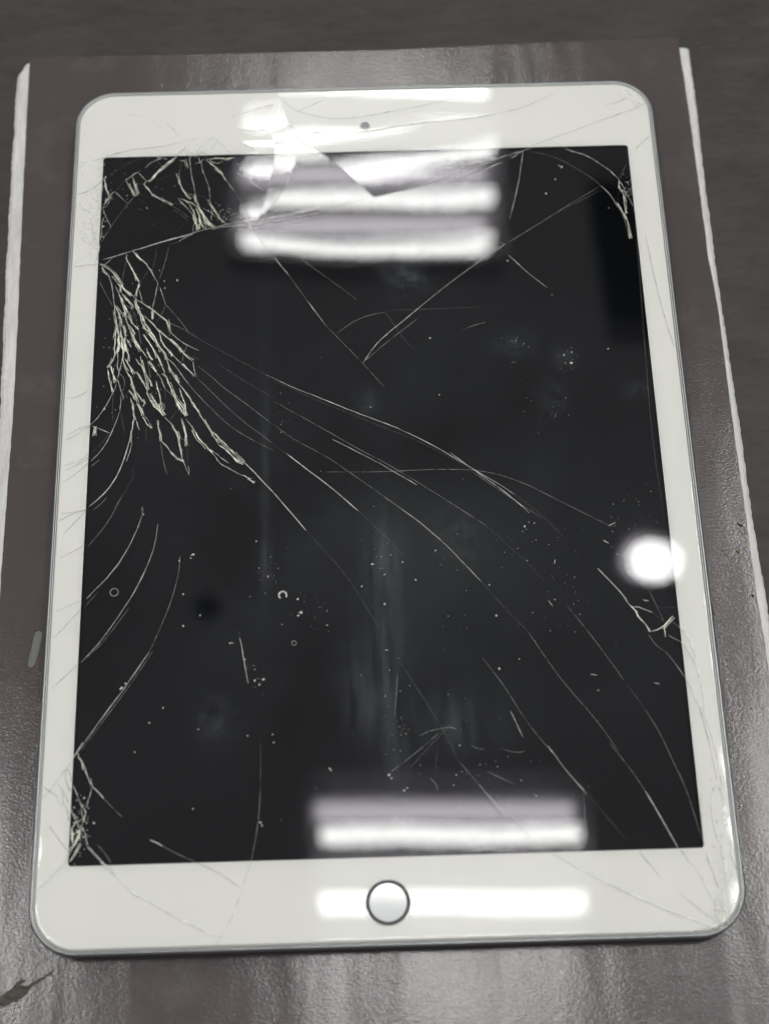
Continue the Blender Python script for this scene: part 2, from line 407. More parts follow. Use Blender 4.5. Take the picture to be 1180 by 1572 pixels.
# ---- measured outlines and crack runs, in millimetres on the mat and glass
CRACKS = [
('B',[(-56.19,103.05),(-58.88,100.87),(-61.54,98.08),(-63.85,95.09),(-64.86,94.72)]),
('b',[(-64.86,94.72),(-65.51,93.72),(-64.1,92.06),(-62.85,90),(-60.6,88.53),(-57.14,86.02)]),
('f',[(-57.14,86.02),(-54.05,83.73),(-51.81,81.48)]),
('f',[(-56.77,84.61),(-54.37,82.95),(-52.3,80.9)]),
('m',[(-64.86,94.72),(-66.11,96.58),(-67.53,98.05)]),
('m',[(-67.53,98.05),(-69.03,96.87),(-71.02,95.3)]),
('b',[(-69.01,96.47),(-68.07,93.8),(-67.29,90.94),(-67.93,89.55)]),
('b',[(-70.85,95.3),(-69.56,92.62),(-68.1,89.55)]),
('f',[(-71.02,95.3),(-73.78,91.74)]),
('m',[(-67.53,98.05),(-66.69,98.64)]),
('f',[(-66.04,94.14),(-67.71,93.38)]),
('m',[(-65.35,99.42),(-64.03,101.23),(-62,102.2),(-60.31,102.97),(-58.92,102.31)]),
('m',[(-62,101.99),(-60.75,100.31)]),
('m',[(-64.17,94.49),(-62.51,95.87),(-62.18,96.47)]),
('b',[(-77.19,96.09),(-76.78,92.84),(-75.95,90.79),(-75.41,89.97)]),
('b',[(-75.41,89.97),(-76.35,87.99),(-77.14,86.81)]),
('b',[(-73.94,91.54),(-74.93,90.76),(-75.41,89.97)]),
('m',[(-74.73,89.95),(-75.5,87.96),(-76.44,86.19),(-77.28,86.01)]),
('m',[(-73.59,91.13),(-71.81,89.06),(-70.04,87)]),
('m',[(-70.04,87),(-68.1,89.55)]),
('f',[(-70.04,87),(-71,85.43),(-74.81,79.18),(-77.28,74.14)]),
('m',[(-77.28,86.01),(-76.3,82.79),(-75.19,80.38),(-74.54,79.17)]),
('m',[(-76.64,82.8),(-77.25,81.23),(-77.28,78.07),(-77.49,74.93)]),
('v',[(-77.2,96.3),(-71.22,100.82),(-65.99,103.34)]),
('f',[(-67.04,88.52),(-64.28,86.83)]),
('b',[(-55.37,97.29),(-54.95,93.82),(-54.22,91.77),(-52.81,89.51),(-51.77,88.07)]),
('f',[(-54.78,101.57),(-54.9,99.11),(-55.37,97.29)]),
('b',[(-55.13,101.79),(-53.75,101.75),(-52.5,99.04)]),
('m',[(-52.4,102.74),(-51.99,99.44),(-51.57,95.34),(-50.65,92.07),(-50.45,90.04)]),
('b',[(-50.45,90.04),(-50.06,87.62),(-48.99,84.78),(-47.77,82.35),(-46.21,79.93),(-44.68,78.3)]),
('b',[(-52.49,90.1),(-50.77,89.25),(-49.89,87.21)]),
('b',[(-55.51,88.38),(-53.8,88.13),(-52.07,86.47),(-50.66,83.44),(-49.94,80.83),(-49.87,77.27)]),
('b',[(-55.16,87.97),(-52.73,85.29),(-50.99,82.85),(-49.92,79.64),(-49.37,77.65)]),
('b',[(-53.8,87.93),(-51.4,86.86),(-49.34,85.19),(-47.95,82.76),(-47.58,81.16)]),
('b',[(-50.02,85.21),(-48.95,82.39),(-48.58,80.39),(-47.53,77.99)]),
('b',[(-48.28,82.37),(-47.23,80.35),(-44.84,78.3)]),
('m',[(-49.94,81.23),(-50.59,79.66),(-50.88,77.3),(-50.53,76.5)]),
('b',[(-48.94,81.59),(-48.74,79.6),(-49.21,77.64)]),
('m',[(-48.59,80.79),(-47.04,79.16),(-47.19,77.58)]),
('m',[(-48.76,100.57),(-48.36,97.7),(-47.12,94.81),(-46.22,91.54),(-46,88.3),(-46.15,87.1)]),
('b',[(-47.01,87.93),(-46.15,87.1),(-45.45,85.48),(-43.55,82.23),(-42,79.8)]),
('b',[(-43.54,81.44),(-40.81,79.17)]),
('m',[(-47.98,84.95),(-45.59,83.29),(-43.2,81.03)]),
('m',[(-45.45,85.48),(-45.41,82.68),(-45.55,80.7)]),
('f',[(-50.45,90.04),(-46.33,87.51)]),
('b',[(-47.4,101.77),(-45.14,99.65),(-43.05,97.13),(-41.14,94.22)]),
('m',[(-41.14,94.22),(-38.89,90.51)]),
('b',[(-49.66,103.07),(-49.28,101.41),(-48.76,100.57)]),
('b',[(-47.92,102.19),(-49.28,101),(-50.64,100.63)]),
('b',[(-47.23,101.97),(-44.83,102.31),(-41.74,102.01),(-38.99,102.34)]),
('m',[(-46.54,101.54),(-44.12,100.23),(-42.42,101.21)]),
('v',[(-56.58,76.48),(-52.29,80.5)]),
('v',[(-62.82,95.06),(-55.71,97.09)]),
('m',[(-54.84,73.87),(-52.85,75.19),(-50.86,76.11)]),
('f',[(-57.48,72.58),(-54.83,73.68)]),
('b',[(-68.13,70.94),(-66.74,69.34),(-65.37,67.94)]),
('m',[(-65.49,71.84),(-65.3,71.05)]),
('M',[(-76.7,68.28),(-73.41,69.15),(-69.46,70.59),(-64.83,72.01),(-60.85,73.34),(-56.87,74.64),(-52.2,75.96),(-48.86,77.24),(-44.51,78.29),(-41.15,79.18),(-38.8,79.63)]),
('m',[(-77.39,66.84),(-75.85,66.5),(-73.91,68.66)]),
('b',[(-69.64,70.01),(-69.72,68.68),(-68.48,65.7),(-66.3,61.24),(-65.89,60.35)]),
('b',[(-65.89,60.35),(-66.08,58.32),(-66.62,55.73)]),
('m',[(-65.82,58.02),(-65.24,55.69),(-64.8,53.8)]),
('f',[(-69.81,67.5),(-70.83,60.78)]),
('b',[(-67.89,70.85),(-65.77,68.27),(-63.94,66.45),(-62.87,64.65),(-61.53,61.97),(-60.6,60.49)]),
('B',[(-60.61,60.63),(-60.49,59.03)]),
('m',[(-60.69,59.03),(-61.08,55.27),(-61.75,52.12)]),
('b',[(-61.86,51.84),(-61.68,49.83),(-61.76,48.26)]),
('m',[(-59.92,58.72),(-59.1,56.08),(-58.13,52.88)]),
('f',[(-58.13,52.88),(-58.94,50.18),(-59.67,49.48)]),
('f',[(-58.13,52.88),(-56.46,50.97),(-54.14,48.04),(-51.57,44.12)]),
('f',[(-57.74,71.89),(-58.62,66.58),(-60.12,61.2)]),
('v',[(-61.18,71.99),(-61.45,68.14),(-62.12,64.92)]),
('f',[(-63.36,64.08),(-65.53,60.63)]),
('b',[(-66.61,55.44),(-66.33,54.56),(-64.28,53.21),(-61.98,51.56),(-59.67,49.48),(-57.63,47.71),(-56.83,45.7),(-56.41,43.98)]),
('m',[(-56.41,43.98),(-54.75,41.95),(-51.72,39.61),(-48.47,37.83)]),
('m',[(-56.41,43.98),(-57,42.58)]),
('f',[(-57.11,47.13),(-51.57,44.12),(-48.54,41.77)]),
('f',[(-59.66,49.2),(-60.6,46.94)]),
('b',[(-64.17,49.62),(-62.1,47.27),(-59.78,44.51),(-56.98,42.02),(-54.7,39.98),(-52.92,37.68)]),
('b',[(-59.65,44.08),(-58.95,41.23),(-57.91,39.51),(-56.63,37.79)]),
('b',[(-77.38,66.69),(-75.31,65.6),(-73.48,64.08),(-71.33,60.8),(-70.78,59.62)]),
('b',[(-70.78,59.62),(-69.46,57.84),(-67.65,56.33)]),
('b',[(-73.67,62.62),(-72.35,61.12),(-71.02,59.33),(-70.7,57.29)]),
('m',[(-76.26,64.16),(-74.71,63.24),(-73.99,61.17),(-73.05,56.49),(-72.69,53.6)]),
('b',[(-76.83,65.65),(-74.96,63.24)]),
('f',[(-77.14,60.97),(-75.2,56.85),(-73.03,52.74)]),
('b',[(-72.69,53.6),(-72.3,50.14),(-71.81,46.99),(-71.94,43.87),(-71.95,41.05),(-72.09,38.24)]),
('b',[(-72.55,53.3),(-71.45,50.69),(-70.34,47.8),(-70.54,46.38)]),
('b',[(-71.8,46.7),(-71.17,43.28),(-70.94,40.46),(-71.35,38.22)]),
('b',[(-70.55,46.67),(-69.78,46.08),(-69.34,44.08),(-69.17,42.94)]),
('b',[(-70.78,46.1),(-70.15,42.69),(-70.05,39.87),(-69.49,38.17)]),
('b',[(-70.18,43.25),(-69.22,40.97),(-68.5,38.14)]),
('b',[(-69.18,43.22),(-69.33,40.41),(-69.01,38.43)]),
('b',[(-71.41,43.01),(-70.41,42.98),(-69.86,41.55)]),
('m',[(-72.04,53),(-69.92,49.78),(-69.4,49.2)]),
('b',[(-71.42,56.44),(-70.31,53.53),(-69.6,51.21),(-69.52,49.2)]),
('m',[(-72.54,59.38),(-71.28,56.15),(-70.33,54.1)]),
('b',[(-69.52,49.2),(-68.57,46.89),(-67.26,45.15),(-66.47,43.71),(-66.95,43.16)]),
('b',[(-67.48,44.31),(-66.66,42.02),(-65.34,39.73),(-64.55,38.02)]),
('b',[(-68.85,47.75),(-68.29,46.03),(-67.2,43.45),(-66.12,40.88),(-65.07,38.88)]),
('m',[(-68.91,42.65),(-67.83,40.08),(-67.31,39.23),(-67.6,40.64),(-68.39,41.79)]),
('b',[(-69.79,53.22),(-68.17,49.73),(-67.33,47.14),(-65.52,45.1)]),
('b',[(-70.69,57),(-69.36,54.94),(-67.54,53.16),(-67.24,51.71)]),
('m',[(-70.42,56.71),(-68.33,54.33),(-67.28,52.86)]),
('f',[(-69.8,53.51),(-67.23,51.42),(-66.09,47.39),(-65.51,44.81),(-64.62,40.27)]),
('b',[(-67.65,56.33),(-66.59,54.86),(-66.29,53.41),(-65.47,51.09),(-64.41,49.34),(-63.59,47.03),(-62.01,44.15),(-60.44,41.56),(-58.62,38.13)]),
('b',[(-67.09,54.58),(-66.51,52.26),(-65.17,49.65),(-64.6,47.35),(-63.8,45.9)]),
('b',[(-64.22,43.36),(-63.18,41.92),(-61.88,39.91),(-60.59,37.91)]),
('b',[(-64.6,47.35),(-64.05,45.91),(-62.51,44.16)]),
('m',[(-63.8,45.9),(-62.97,43.04)]),
('b',[(-63,44.17),(-61.45,42.15),(-59.39,39.27),(-58.86,37.86)]),
('b',[(-72.01,39.29),(-71.81,37.33),(-72.81,34.57),(-73.6,32.92)]),
('b',[(-71.38,42.37),(-70.79,39.82),(-71.22,38.15),(-71.68,37.32)]),
('b',[(-72.79,34.01),(-72.33,31.78),(-71.63,29.55),(-71.1,28.57)]),
('b',[(-73.67,32.65),(-73.25,30.15),(-72.65,27.38),(-72.01,25.57)]),
('m',[(-71.09,28.15),(-71.61,25.97),(-72.01,25.57)]),
('f',[(-72,25.3),(-73.07,22.74),(-74.42,20.06),(-76.7,16.62)]),
('v',[(-71.85,25.71),(-71.9,20.8),(-71.47,16.2)]),
('m',[(-71.1,38.15),(-71,35.63),(-71.04,33.4),(-70.49,31.72),(-70.78,29.8)]),
('b',[(-71.21,34.52),(-70.89,32.57)]),
('m',[(-69.49,38.1),(-69.87,35.04),(-70.37,32)]),
('m',[(-70.77,29.52),(-70.21,27.58),(-69.63,25.37),(-69.12,24.53),(-69.07,23.17)]),
('b',[(-69.55,23.18),(-69.73,21.28),(-69.79,19.79)]),
('m',[(-69.5,25.09),(-69.79,22.92)]),
('f',[(-70,18.85),(-71.08,15.38),(-72.17,12.46),(-73.04,10.09)]),
('v',[(-69.53,19.38),(-68.92,15.85),(-68.05,12.08)]),
('f',[(-70.47,31.31),(-68.82,29.74),(-68.95,26.72)]),
('f',[(-67.34,26.12),(-68.95,23.44)]),
('b',[(-70.12,41.77),(-69.52,38.94),(-69.53,35.86),(-68.83,33.62),(-67.79,31.92)]),
('b',[(-69.05,39.49),(-67.97,36.93),(-67.65,34.97)]),
('b',[(-68.91,35.85),(-67.85,33.59),(-67.06,32.18),(-66.52,30.78)]),
('B',[(-68.27,31.66),(-67.11,29.97),(-66.67,28.02),(-66.11,25.81),(-65.68,23.89),(-65.25,21.97)]),
('b',[(-67.7,25.86),(-66.3,24.18),(-65.88,22.8)]),
('b',[(-67.13,23.66),(-66.21,21.72),(-65.89,19.27),(-65.84,17.92),(-65.32,16.82)]),
('m',[(-65.31,16.55),(-64.51,14.38),(-64.24,13.57)]),
('b',[(-65.93,17.11),(-66.09,14.7),(-66.49,12.3),(-66.89,9.91)]),
('b',[(-65.61,25.52),(-64.59,24.13),(-63.81,22.74),(-62.93,21.9),(-63.51,20.83)]),
('b',[(-65.24,21.69),(-64.45,20.04),(-63.53,17.85)]),
('b',[(-64.99,21.69),(-63.97,20.3),(-63.18,18.11)]),
('b',[(-63.4,17.58),(-62.36,15.39),(-60.99,14.01)]),
('m',[(-62.92,17.83),(-61.91,16.45),(-60.76,14.27)]),
('v',[(-62.49,15.4),(-62.19,9.77)]),
('v',[(-60.87,14.01),(-60.62,9.73)]),
('b',[(-65.95,35.76),(-65.17,34.34),(-64.14,33.2),(-63.35,31.51),(-62.05,28.99),(-61.53,28.15),(-61.5,26.91)]),
('b',[(-64.75,36.56),(-64.04,33.75),(-63.34,30.96),(-62.76,28.19),(-62.45,25.98)]),
('b',[(-65.58,31.86),(-64.54,30.17),(-63.49,27.93),(-62.44,25.71)]),
('B',[(-62.48,27.08),(-62.41,24.88),(-61.37,22.67),(-60.35,21.01),(-58.85,19.61),(-57.58,17.81)]),
('b',[(-61.92,24.6),(-60.39,22.64),(-59.37,20.98),(-58.35,19.05)]),
('b',[(-64.83,39.08),(-63.79,37.65),(-62.87,35.95)]),
('f',[(-62.87,35.95),(-62.16,32.59),(-61.7,29.53)]),
('b',[(-63.09,39.03),(-62.27,36.49),(-61.49,35.07)]),
('B',[(-62.23,34.95),(-61.2,33.39),(-60.16,31.56)]),
('m',[(-60.16,31.42),(-58.88,29.73),(-58.09,27.5),(-57.56,26.11)]),
('m',[(-57.56,26.11),(-55.3,23.86)]),
('f',[(-57.56,26.11),(-57.36,23.1)]),
('b',[(-60.08,28.66),(-59.65,26.45),(-58.96,23.69),(-58.39,20.68),(-57.6,18.22)]),
('m',[(-58.43,22.04),(-57.42,20.65),(-57.87,19.31)]),
('b',[(-63.44,42.14),(-61.88,39.84),(-60.31,36.99),(-58.75,33.88),(-57.69,31.07)]),
('b',[(-59.73,33.91),(-59.09,33.05)]),
('b',[(-60.95,42.06),(-59.39,39.49),(-57.84,36.92),(-57.3,35.23)]),
('B',[(-58.18,31.09),(-57.16,29.67),(-56.63,28.01),(-55.59,25.5),(-55.06,23.85)]),
('b',[(-57.3,35.23),(-56.5,32.7),(-55.22,30.45),(-54.2,28.76)]),
('b',[(-56.71,31.32),(-54.72,30.16),(-53.93,27.65)]),
('b',[(-55.58,25.23),(-54.79,22.75),(-53.51,20.26),(-51.75,17.51)]),
('b',[(-55.32,24.4),(-53.8,22.17),(-52.29,19.96),(-51.51,17.5)]),
('m',[(-54.31,23.01),(-52.79,20.79),(-51.8,19.67)]),
('b',[(-53.65,26.27),(-52.99,24.06),(-51.83,21.3),(-51.64,17.77)]),
('b',[(-59.22,42.01),(-57.91,39.44),(-56.11,36.87),(-55.85,36.16)]),
('m',[(-55.61,36.57),(-53.84,34.57),(-52.57,33.14)]),
('b',[(-52.83,33.7),(-51.32,31.99),(-49.31,29.86)]),
('b',[(-56.48,41.93),(-54.45,39.9),(-52.66,37.05),(-50.14,34.6)]),
('f',[(-50.17,36.13),(-48.42,34.97)]),
('m',[(-49.89,34.45),(-49.59,31.67),(-49.19,29.99)]),
('f',[(-51.72,39.54),(-52.66,37.05),(-52.97,34.26)]),
('m',[(-57.32,35.78),(-55.3,33.78),(-54.03,32.07),(-52.75,29.82),(-51.23,27.57)]),
('b',[(-53.93,27.65),(-52.16,25.4),(-50.65,22.9),(-49.39,20.96),(-48.25,18.48)]),
('m',[(-52.66,25.97),(-51.41,24.56),(-50.15,22.34)]),
('f',[(-54.22,19.2),(-55.85,16.55)]),
('b',[(-59.49,16.38),(-59.18,14.22),(-58.64,12.07),(-58.46,9.93)]),
('b',[(-49.44,21.43),(-47.87,18.34),(-46.3,15.26),(-45.06,13.21),(-43.81,10.83),(-42.58,8.8)]),
('B',[(-42.58,8.63),(-40.76,7.09),(-38.94,5.38),(-37.42,3.69),(-35.62,2.97)]),
('b',[(-45.06,13.54),(-42.61,10.8),(-39.56,7.38),(-37.43,5.17),(-35.47,2.97)]),
('c',[(-35.47,2.97),(-33.21,0.61),(-30.51,-2.74),(-27.54,-6.07)]),
('b',[(-51.63,16.76),(-49.92,14.36),(-48.03,10.62),(-46.19,8.57),(-44.96,6.88),(-43.44,5.18)]),
('m',[(-45.27,7.55),(-43.45,6.17),(-42.23,5.15)]),
('b',[(-42.23,4.98),(-41.02,4.12),(-39.66,2.93)]),
('m',[(-43.44,5.18),(-42.51,3.51),(-41.3,2.32),(-39.19,1.11),(-36.49,-0.6)]),
('b',[(-36.49,-0.6),(-35.29,-0.97),(-32.75,-3.16)]),
('b',[(-57.56,17.44),(-55.69,15.53),(-54.11,12.8),(-53.47,11.11),(-52.95,7.77),(-52.43,4.78),(-51.8,3.45)]),
('m',[(-51.8,3.45),(-50.85,0.8),(-50.38,-0.2)]),
('m',[(-50.73,2.43),(-50.41,1.11),(-50.47,-0.03)]),
('v',[(-50.38,-0.2),(-49.28,-2.84)]),
('b',[(-52.69,16.79),(-52.03,14.08),(-51.43,11.72),(-51.3,8.39)]),
('v',[(-51.15,8.39),(-50.74,3.09)]),
('m',[(-53.48,11.45),(-51.49,9.89)]),
('b',[(-58.43,10.43),(-56.72,8.55),(-55.16,6.18),(-53.93,4.83),(-51.95,3.62)]),
('f',[(-58.42,10.26),(-57.68,4.94),(-56.35,-0.02)]),
('f',[(-54.9,33.28),(-53.31,30.81),(-51.4,27.82),(-48.89,24.49),(-45.16,20.12),(-40.85,15.43),(-37.19,12.31),(-32.95,9.51),(-27.52,6.37)]),
('f',[(-49.29,29.65),(-46.48,26.81),(-42.14,21.9),(-38.14,17.71),(-34.17,13.89),(-30.23,10.77),(-27.52,8.19)]),
('f',[(-48.74,33.1),(-44.69,29.52),(-42.2,26.69),(-37.88,23.14),(-34.2,19.97),(-30.54,16.82),(-27.51,14.04)]),
('v',[(-52.25,43.89),(-40.24,36.28),(-29.85,29.82)]),
('m',[(-29.85,29.82),(-22.08,25.53),(-13.11,21.24),(-4.2,16.97),(2.88,13.78),(8.16,11.25),(17.74,5.47),(26.31,-0.61),(32.27,-4.64),(37.31,-8.61)]),
('v',[(37.31,-8.61),(43.93,-14.49),(49.54,-21.22)]),
('v',[(-29.85,29.21),(-17.6,22.37),(-6,16.63),(2.84,12.4),(14.24,6.94),(26.29,-1)]),
('v',[(-42.58,33.26),(-36.18,28.18),(-29.66,23.94),(-27.5,21.86)]),
('f',[(-27.5,21.26),(-15.01,13.32),(-4.45,6.12),(2.54,2.02),(10.3,-3.42),(17.99,-9),(27.27,-15.89),(28.93,-17.25)]),
('v',[(28.93,-17.25),(38.72,-27.38),(43.48,-33.37)]),
('f',[(48.96,-40.4),(53.53,-47.13),(59.48,-56.61),(61.94,-61.02)]),
('v',[(61.94,-61.02),(66.71,-68.86)]),
('f',[(66.71,-68.86),(70.18,-75.71),(72.7,-83.27),(74.62,-88.26),(76.27,-95.61),(77.51,-102.05)]),
('m',[(-11.5,9.27),(-4.47,5.15),(2.5,0.86),(11.13,-4.98)]),
('c',[(-23.98,5.33),(-18.7,0.71),(-11.73,-5.27),(-4.86,-12.12)]),
('f',[(-27.52,8.17),(-23.98,5.33)]),
('v',[(-4.86,-12.12),(1.91,-19.26),(6.91,-25.53)]),
('f',[(-27.51,14.28),(-22.18,9.58),(-13.35,4.43),(-4.65,-2.6),(2.24,-8.16)]),
('m',[(2.24,-8.16),(11.59,-15.8),(19.08,-23.48),(27.19,-33.44)]),
('v',[(27.19,-33.44),(32.75,-40.82),(38.29,-47.22)]),
('f',[(38.29,-47.22),(42.8,-55.25),(47.3,-62.31),(54.09,-71.03),(59.12,-79.56)]),
('f',[(56.88,-77),(61.94,-84.61),(64.73,-89.6)]),
('c',[(64.73,-89.6),(67.17,-94.54),(71.39,-103.77)]),
('c',[(-27.54,-6.14),(-24.05,-10.61),(-18.87,-17.35)]),
('v',[(-18.87,-17.35),(-9.53,-28.72),(-4.57,-37.03),(-0.2,-45.2)]),
('f',[(-13.42,-0.41),(2.45,-0.88),(13.06,-0.42),(25.42,-0.78),(32.41,-2.14),(40.16,-5.25),(47.75,-9.87),(56.13,-14.85),(62.77,-18.8)]),
('m',[(20.35,4.42),(26.31,-0.61),(32.21,-5.6),(37.21,-10.13),(40.81,-14.03)]),
('f',[(26.26,-1.58),(35.53,-8.94),(43.86,-15.43)]),
('f',[(26.08,-53.89),(31.49,-61.85),(35.93,-70.5),(41.2,-77.87)]),
('m',[(41.24,-77.37),(45.66,-84.13),(50.08,-89.99)]),
('v',[(50.08,-89.99),(53.76,-94.47),(58.78,-101.5)]),
('v',[(4.58,-54.13),(9.78,-62.93),(15.19,-72.42),(18.9,-80.87)]),
('f',[(18.9,-80.87),(23.5,-86.76)]),
('m',[(23.5,-86.76),(28.04,-92.59),(34.11,-98.71),(40.15,-104.12)]),
('w',[(40.15,-104.12),(47.02,-108.26),(56.14,-113.2),(66.71,-118.45),(78.03,-123.06)]),
('W',[(61.73,-104.28),(66.65,-111.18)]),
('f',[(15.19,-72.42),(8.39,-78.08),(3.35,-81.74),(1.68,-82.84)]),
('v',[(6.6,-82.17),(10.87,-77.32),(18.6,-70)]),
('f',[(11.39,-84.77),(12.95,-86.46),(13.2,-88.1)]),
('v',[(13.73,-75.73),(12.53,-84.81)]),
('m',[(32.44,-68.2),(33.73,-71.28),(35.15,-75.02)]),
('f',[(25.79,-83.55),(32.42,-87.03)]),
('f',[(21.9,-76.64),(23.49,-77.69),(25.6,-78.08)]),
('f',[(29.71,-77.87),(32.93,-78.96),(35.4,-78.7)]),
('f',[(18.48,-72.52),(16.87,-71.8),(11.88,-72.66),(9.36,-73.93)]),
('f',[(49.34,-89.15),(49.15,-99.63)]),
('f',[(78.5,-90.01),(77.84,-100.47)]),
('m',[(1.78,87.3),(6.99,88.73),(11.6,89.5),(20.92,92.42),(29.56,96.06),(38.24,99.49),(45.38,102.3)]),
('m',[(22.97,90.99),(31.6,94.62),(40.3,98.51)]),
('f',[(25.41,93.88),(40.39,99.89)]),
('f',[(7.11,92.59),(11.6,89.5)]),
('f',[(26.6,78.71),(33.54,73.62),(39.37,69.92)]),
('f',[(-27.44,75.41),(-21.81,68.65),(-12.54,60.77),(-3.94,53.02)]),
('f',[(-9.69,42.23),(-4.46,46.27),(0.19,48.03),(3.9,48.55)]),
('v',[(3.92,49.19),(31.66,49.43)]),
('m',[(40.1,66.39),(44.46,61.26),(50.59,55.27)]),
('f',[(25.19,41.83),(28.59,43.62),(32.32,44.56)]),
('v',[(77.54,74.55),(76.88,47.47),(75.7,6.71),(76.86,-17.34)]),
('W',[(80.16,72.25),(82.42,47.31),(84.82,34.68)]),
('M',[(-38.8,79.74),(-35.01,80.07),(-19.83,82.53),(-7.42,85.09),(1.78,87.3)]),
('m',[(-45.39,77.48),(-40.68,78.68),(-31.22,78.85),(-12.22,82.75)]),
('m',[(-33.67,77.36),(-28.38,69.28),(-22.79,61.07)]),
('f',[(-22.79,61.07),(-18.2,53.44)]),
('m',[(-18.2,53.44),(-12.77,44.83)]),
('f',[(-12.77,44.83),(-2.58,32.5),(3.2,24.79)]),
('m',[(-2.58,32.5),(0.85,38.18),(5.56,42.62),(13.16,49.34),(22.79,57.59)]),
('m',[(22.79,57.59),(30.57,63.84),(39.38,70.14)]),
('f',[(-2.02,33.1),(3.6,38.51),(13.04,46.17)]),
('v',[(39.38,70.14),(54.22,79.69),(69.22,88.27)]),
('v',[(3.92,49.19),(9.13,39.39),(12.65,35.76)]),
('f',[(45.32,-31.6),(46.22,-33.45)]),
('f',[(4.14,-57.6),(3.11,-68.7)]),
('v',[(2.02,-72.04),(0.18,-78.67)]),
('W',[(5.74,111.65),(19.48,113.61),(26.14,113.89),(34.8,114.82),(40.57,116.32),(47.14,117.79),(58.35,123.22)]),
('f',[(-38.89,90.53),(-35.41,83.43),(-33.49,78.91)]),
('w',[(-50.61,103.95),(-47.22,109.68),(-44.11,109.59),(-39.97,103.87)]),
('w',[(-44.29,108.66),(-46.74,104.07)]),
('m',[(-38.59,100.13),(-34.34,98.62),(-27.6,97.96)]),
('m',[(-38.18,96.9),(-29.71,90.03)]),
('f',[(-29.71,90.03),(-31.79,81.09)]),
('b',[(-34.63,80.06),(-34.05,76.27)]),
('m',[(-32.93,80.45),(-34.05,77.15)]),
('m',[(-29.71,81.03),(-33.49,77.8)]),
('f',[(-27.41,99.11),(-29.71,87.99),(-31.79,81.09)]),
('m',[(-21.24,99.39),(-23.39,93.26),(-26.85,86.33),(-31.79,81.09)]),
('f',[(-12.32,102.6),(-8.14,98.31),(-3.99,94.29),(-0.63,90.31),(1.78,87.3)]),
('c',[(-58.06,-98.08),(-56.44,-98.76),(-54.82,-99.76)]),
('f',[(-54.82,-99.76),(-50.78,-101.94),(-46.76,-103.79)]),
('W',[(-46.44,-103.95),(-40.36,-106.95),(-35.57,-110.52)]),
('f',[(-30.88,-85.99),(-31.34,-94.87),(-33.23,-104.34)]),
('w',[(-33.23,-104.34),(-35.57,-111.29),(-37.87,-118.15),(-41.41,-123.36)]),
('v',[(-30.9,-74.43),(-30.88,-85.99)]),
('w',[(-73.2,-99.23),(-69.02,-103.61),(-65.7,-107.3)]),
('W',[(-65.7,-107.3),(-62.44,-110.2)]),
('X',[(-62.44,-110.2),(-59.22,-112.15)]),
('w',[(-59.22,-112.15),(-50.43,-117.32),(-40.96,-121.86)]),
('w',[(-69.83,-103.27),(-67.08,-104.61),(-66.2,-106.82)]),
('f',[(-36.54,-45.03),(-36.35,-46.8)]),
('m',[(-36.35,-46.8),(-35.31,-52.09),(-34.44,-57.33),(-34.1,-59.07)]),
('W',[(72.04,-104.31),(73.65,-107.03),(75.34,-108.94)]),
('w',[(75.34,-108.94),(76.48,-110.83),(77.03,-113.22),(77.89,-115.09),(79.2,-117.74),(80.24,-122.7)]),
('W',[(78.14,-105.56),(79.08,-109.32),(80.18,-113.84)]),
('W',[(70.19,-114.34),(73.87,-117.58),(77.79,-120.82),(79.84,-122.69)]),
('w',[(72.39,-123.89),(74.86,-123.19),(77.03,-122.87),(78.59,-123.17)]),
('w',[(77.82,-120.56),(78.7,-119.81),(79.38,-118.53),(79.06,-116.69),(79.8,-114.88)]),
('X',[(81.87,-103.79),(82.25,-107.55),(82.29,-110.74),(82.33,-113.9),(82.2,-117.31)]),
('X',[(81.06,-106.18),(81.16,-108.85)]),
('X',[(81.05,-113.34),(81.34,-115.45),(80.84,-117.53),(81.57,-120.41),(81.89,-122.23)]),
('X',[(78.7,-119.81),(79.83,-121.66),(80.33,-123.09)]),
('w',[(79.71,-118.02),(80.63,-117),(79.41,-115.92)]),
('w',[(84.5,-102.25),(84.42,-105.21),(84.68,-107.62),(85.27,-109.5)]),
('w',[(84.69,-108.68),(82.45,-112.85)]),
('X',[(78.59,-123.17),(79.65,-123.2),(80.46,-123.1)]),
('X',[(80.84,-117.53),(81.46,-119.11)]),
('X',[(84.35,-104.67),(84.45,-106.81)]),
('f',[(74.7,-55.57),(76.35,-58.27),(77.7,-60.63)]),
('w',[(77.7,-60.63),(79.93,-66.6),(81.89,-71.84),(82.92,-76.69),(83.57,-82.11),(83.85,-87.78),(84.22,-89.97)]),
('w',[(79.65,-54.38),(80.89,-57.74),(81.45,-61.4),(81.74,-66),(81.68,-70.87)]),
('W',[(80.35,-68.56),(81.57,-74.73),(82.18,-80.49),(82.62,-84.92),(83.04,-88.06)]),
('w',[(83.04,-88.06),(81.78,-89.59),(80.83,-92.04),(80.66,-95.43),(80.91,-100.03),(81.37,-102.78)]),
('X',[(83.13,-88.69),(83.81,-90.89),(83.8,-93.68)]),
('XX',[(83.95,-93.68),(84,-96.76)]),
('w',[(83.8,-97.67),(82.68,-100.69),(81.67,-102.79)]),
('w',[(83.92,-97.98),(84.1,-101.65),(84.16,-103.83)]),
('c',[(57.8,-30.27),(59.65,-32.65),(61.75,-35.18),(63.83,-38),(65.05,-40.47)]),
('b',[(63.83,-38),(64.87,-39.25)]),
('b',[(65.05,-40.47),(66.6,-42.49),(67.3,-44.18),(69.11,-46.35),(69.94,-48.17)]),
('m',[(65.99,-41.26),(67.85,-41.47),(71.17,-42.93)]),
('f',[(71.16,-43.08),(73.52,-45.42)]),
('b',[(69.94,-48.17),(71.86,-47.63),(73.69,-46.63),(75.27,-45.17),(76.24,-44.14)]),
('m',[(75.27,-45.17),(77.4,-46.89)]),
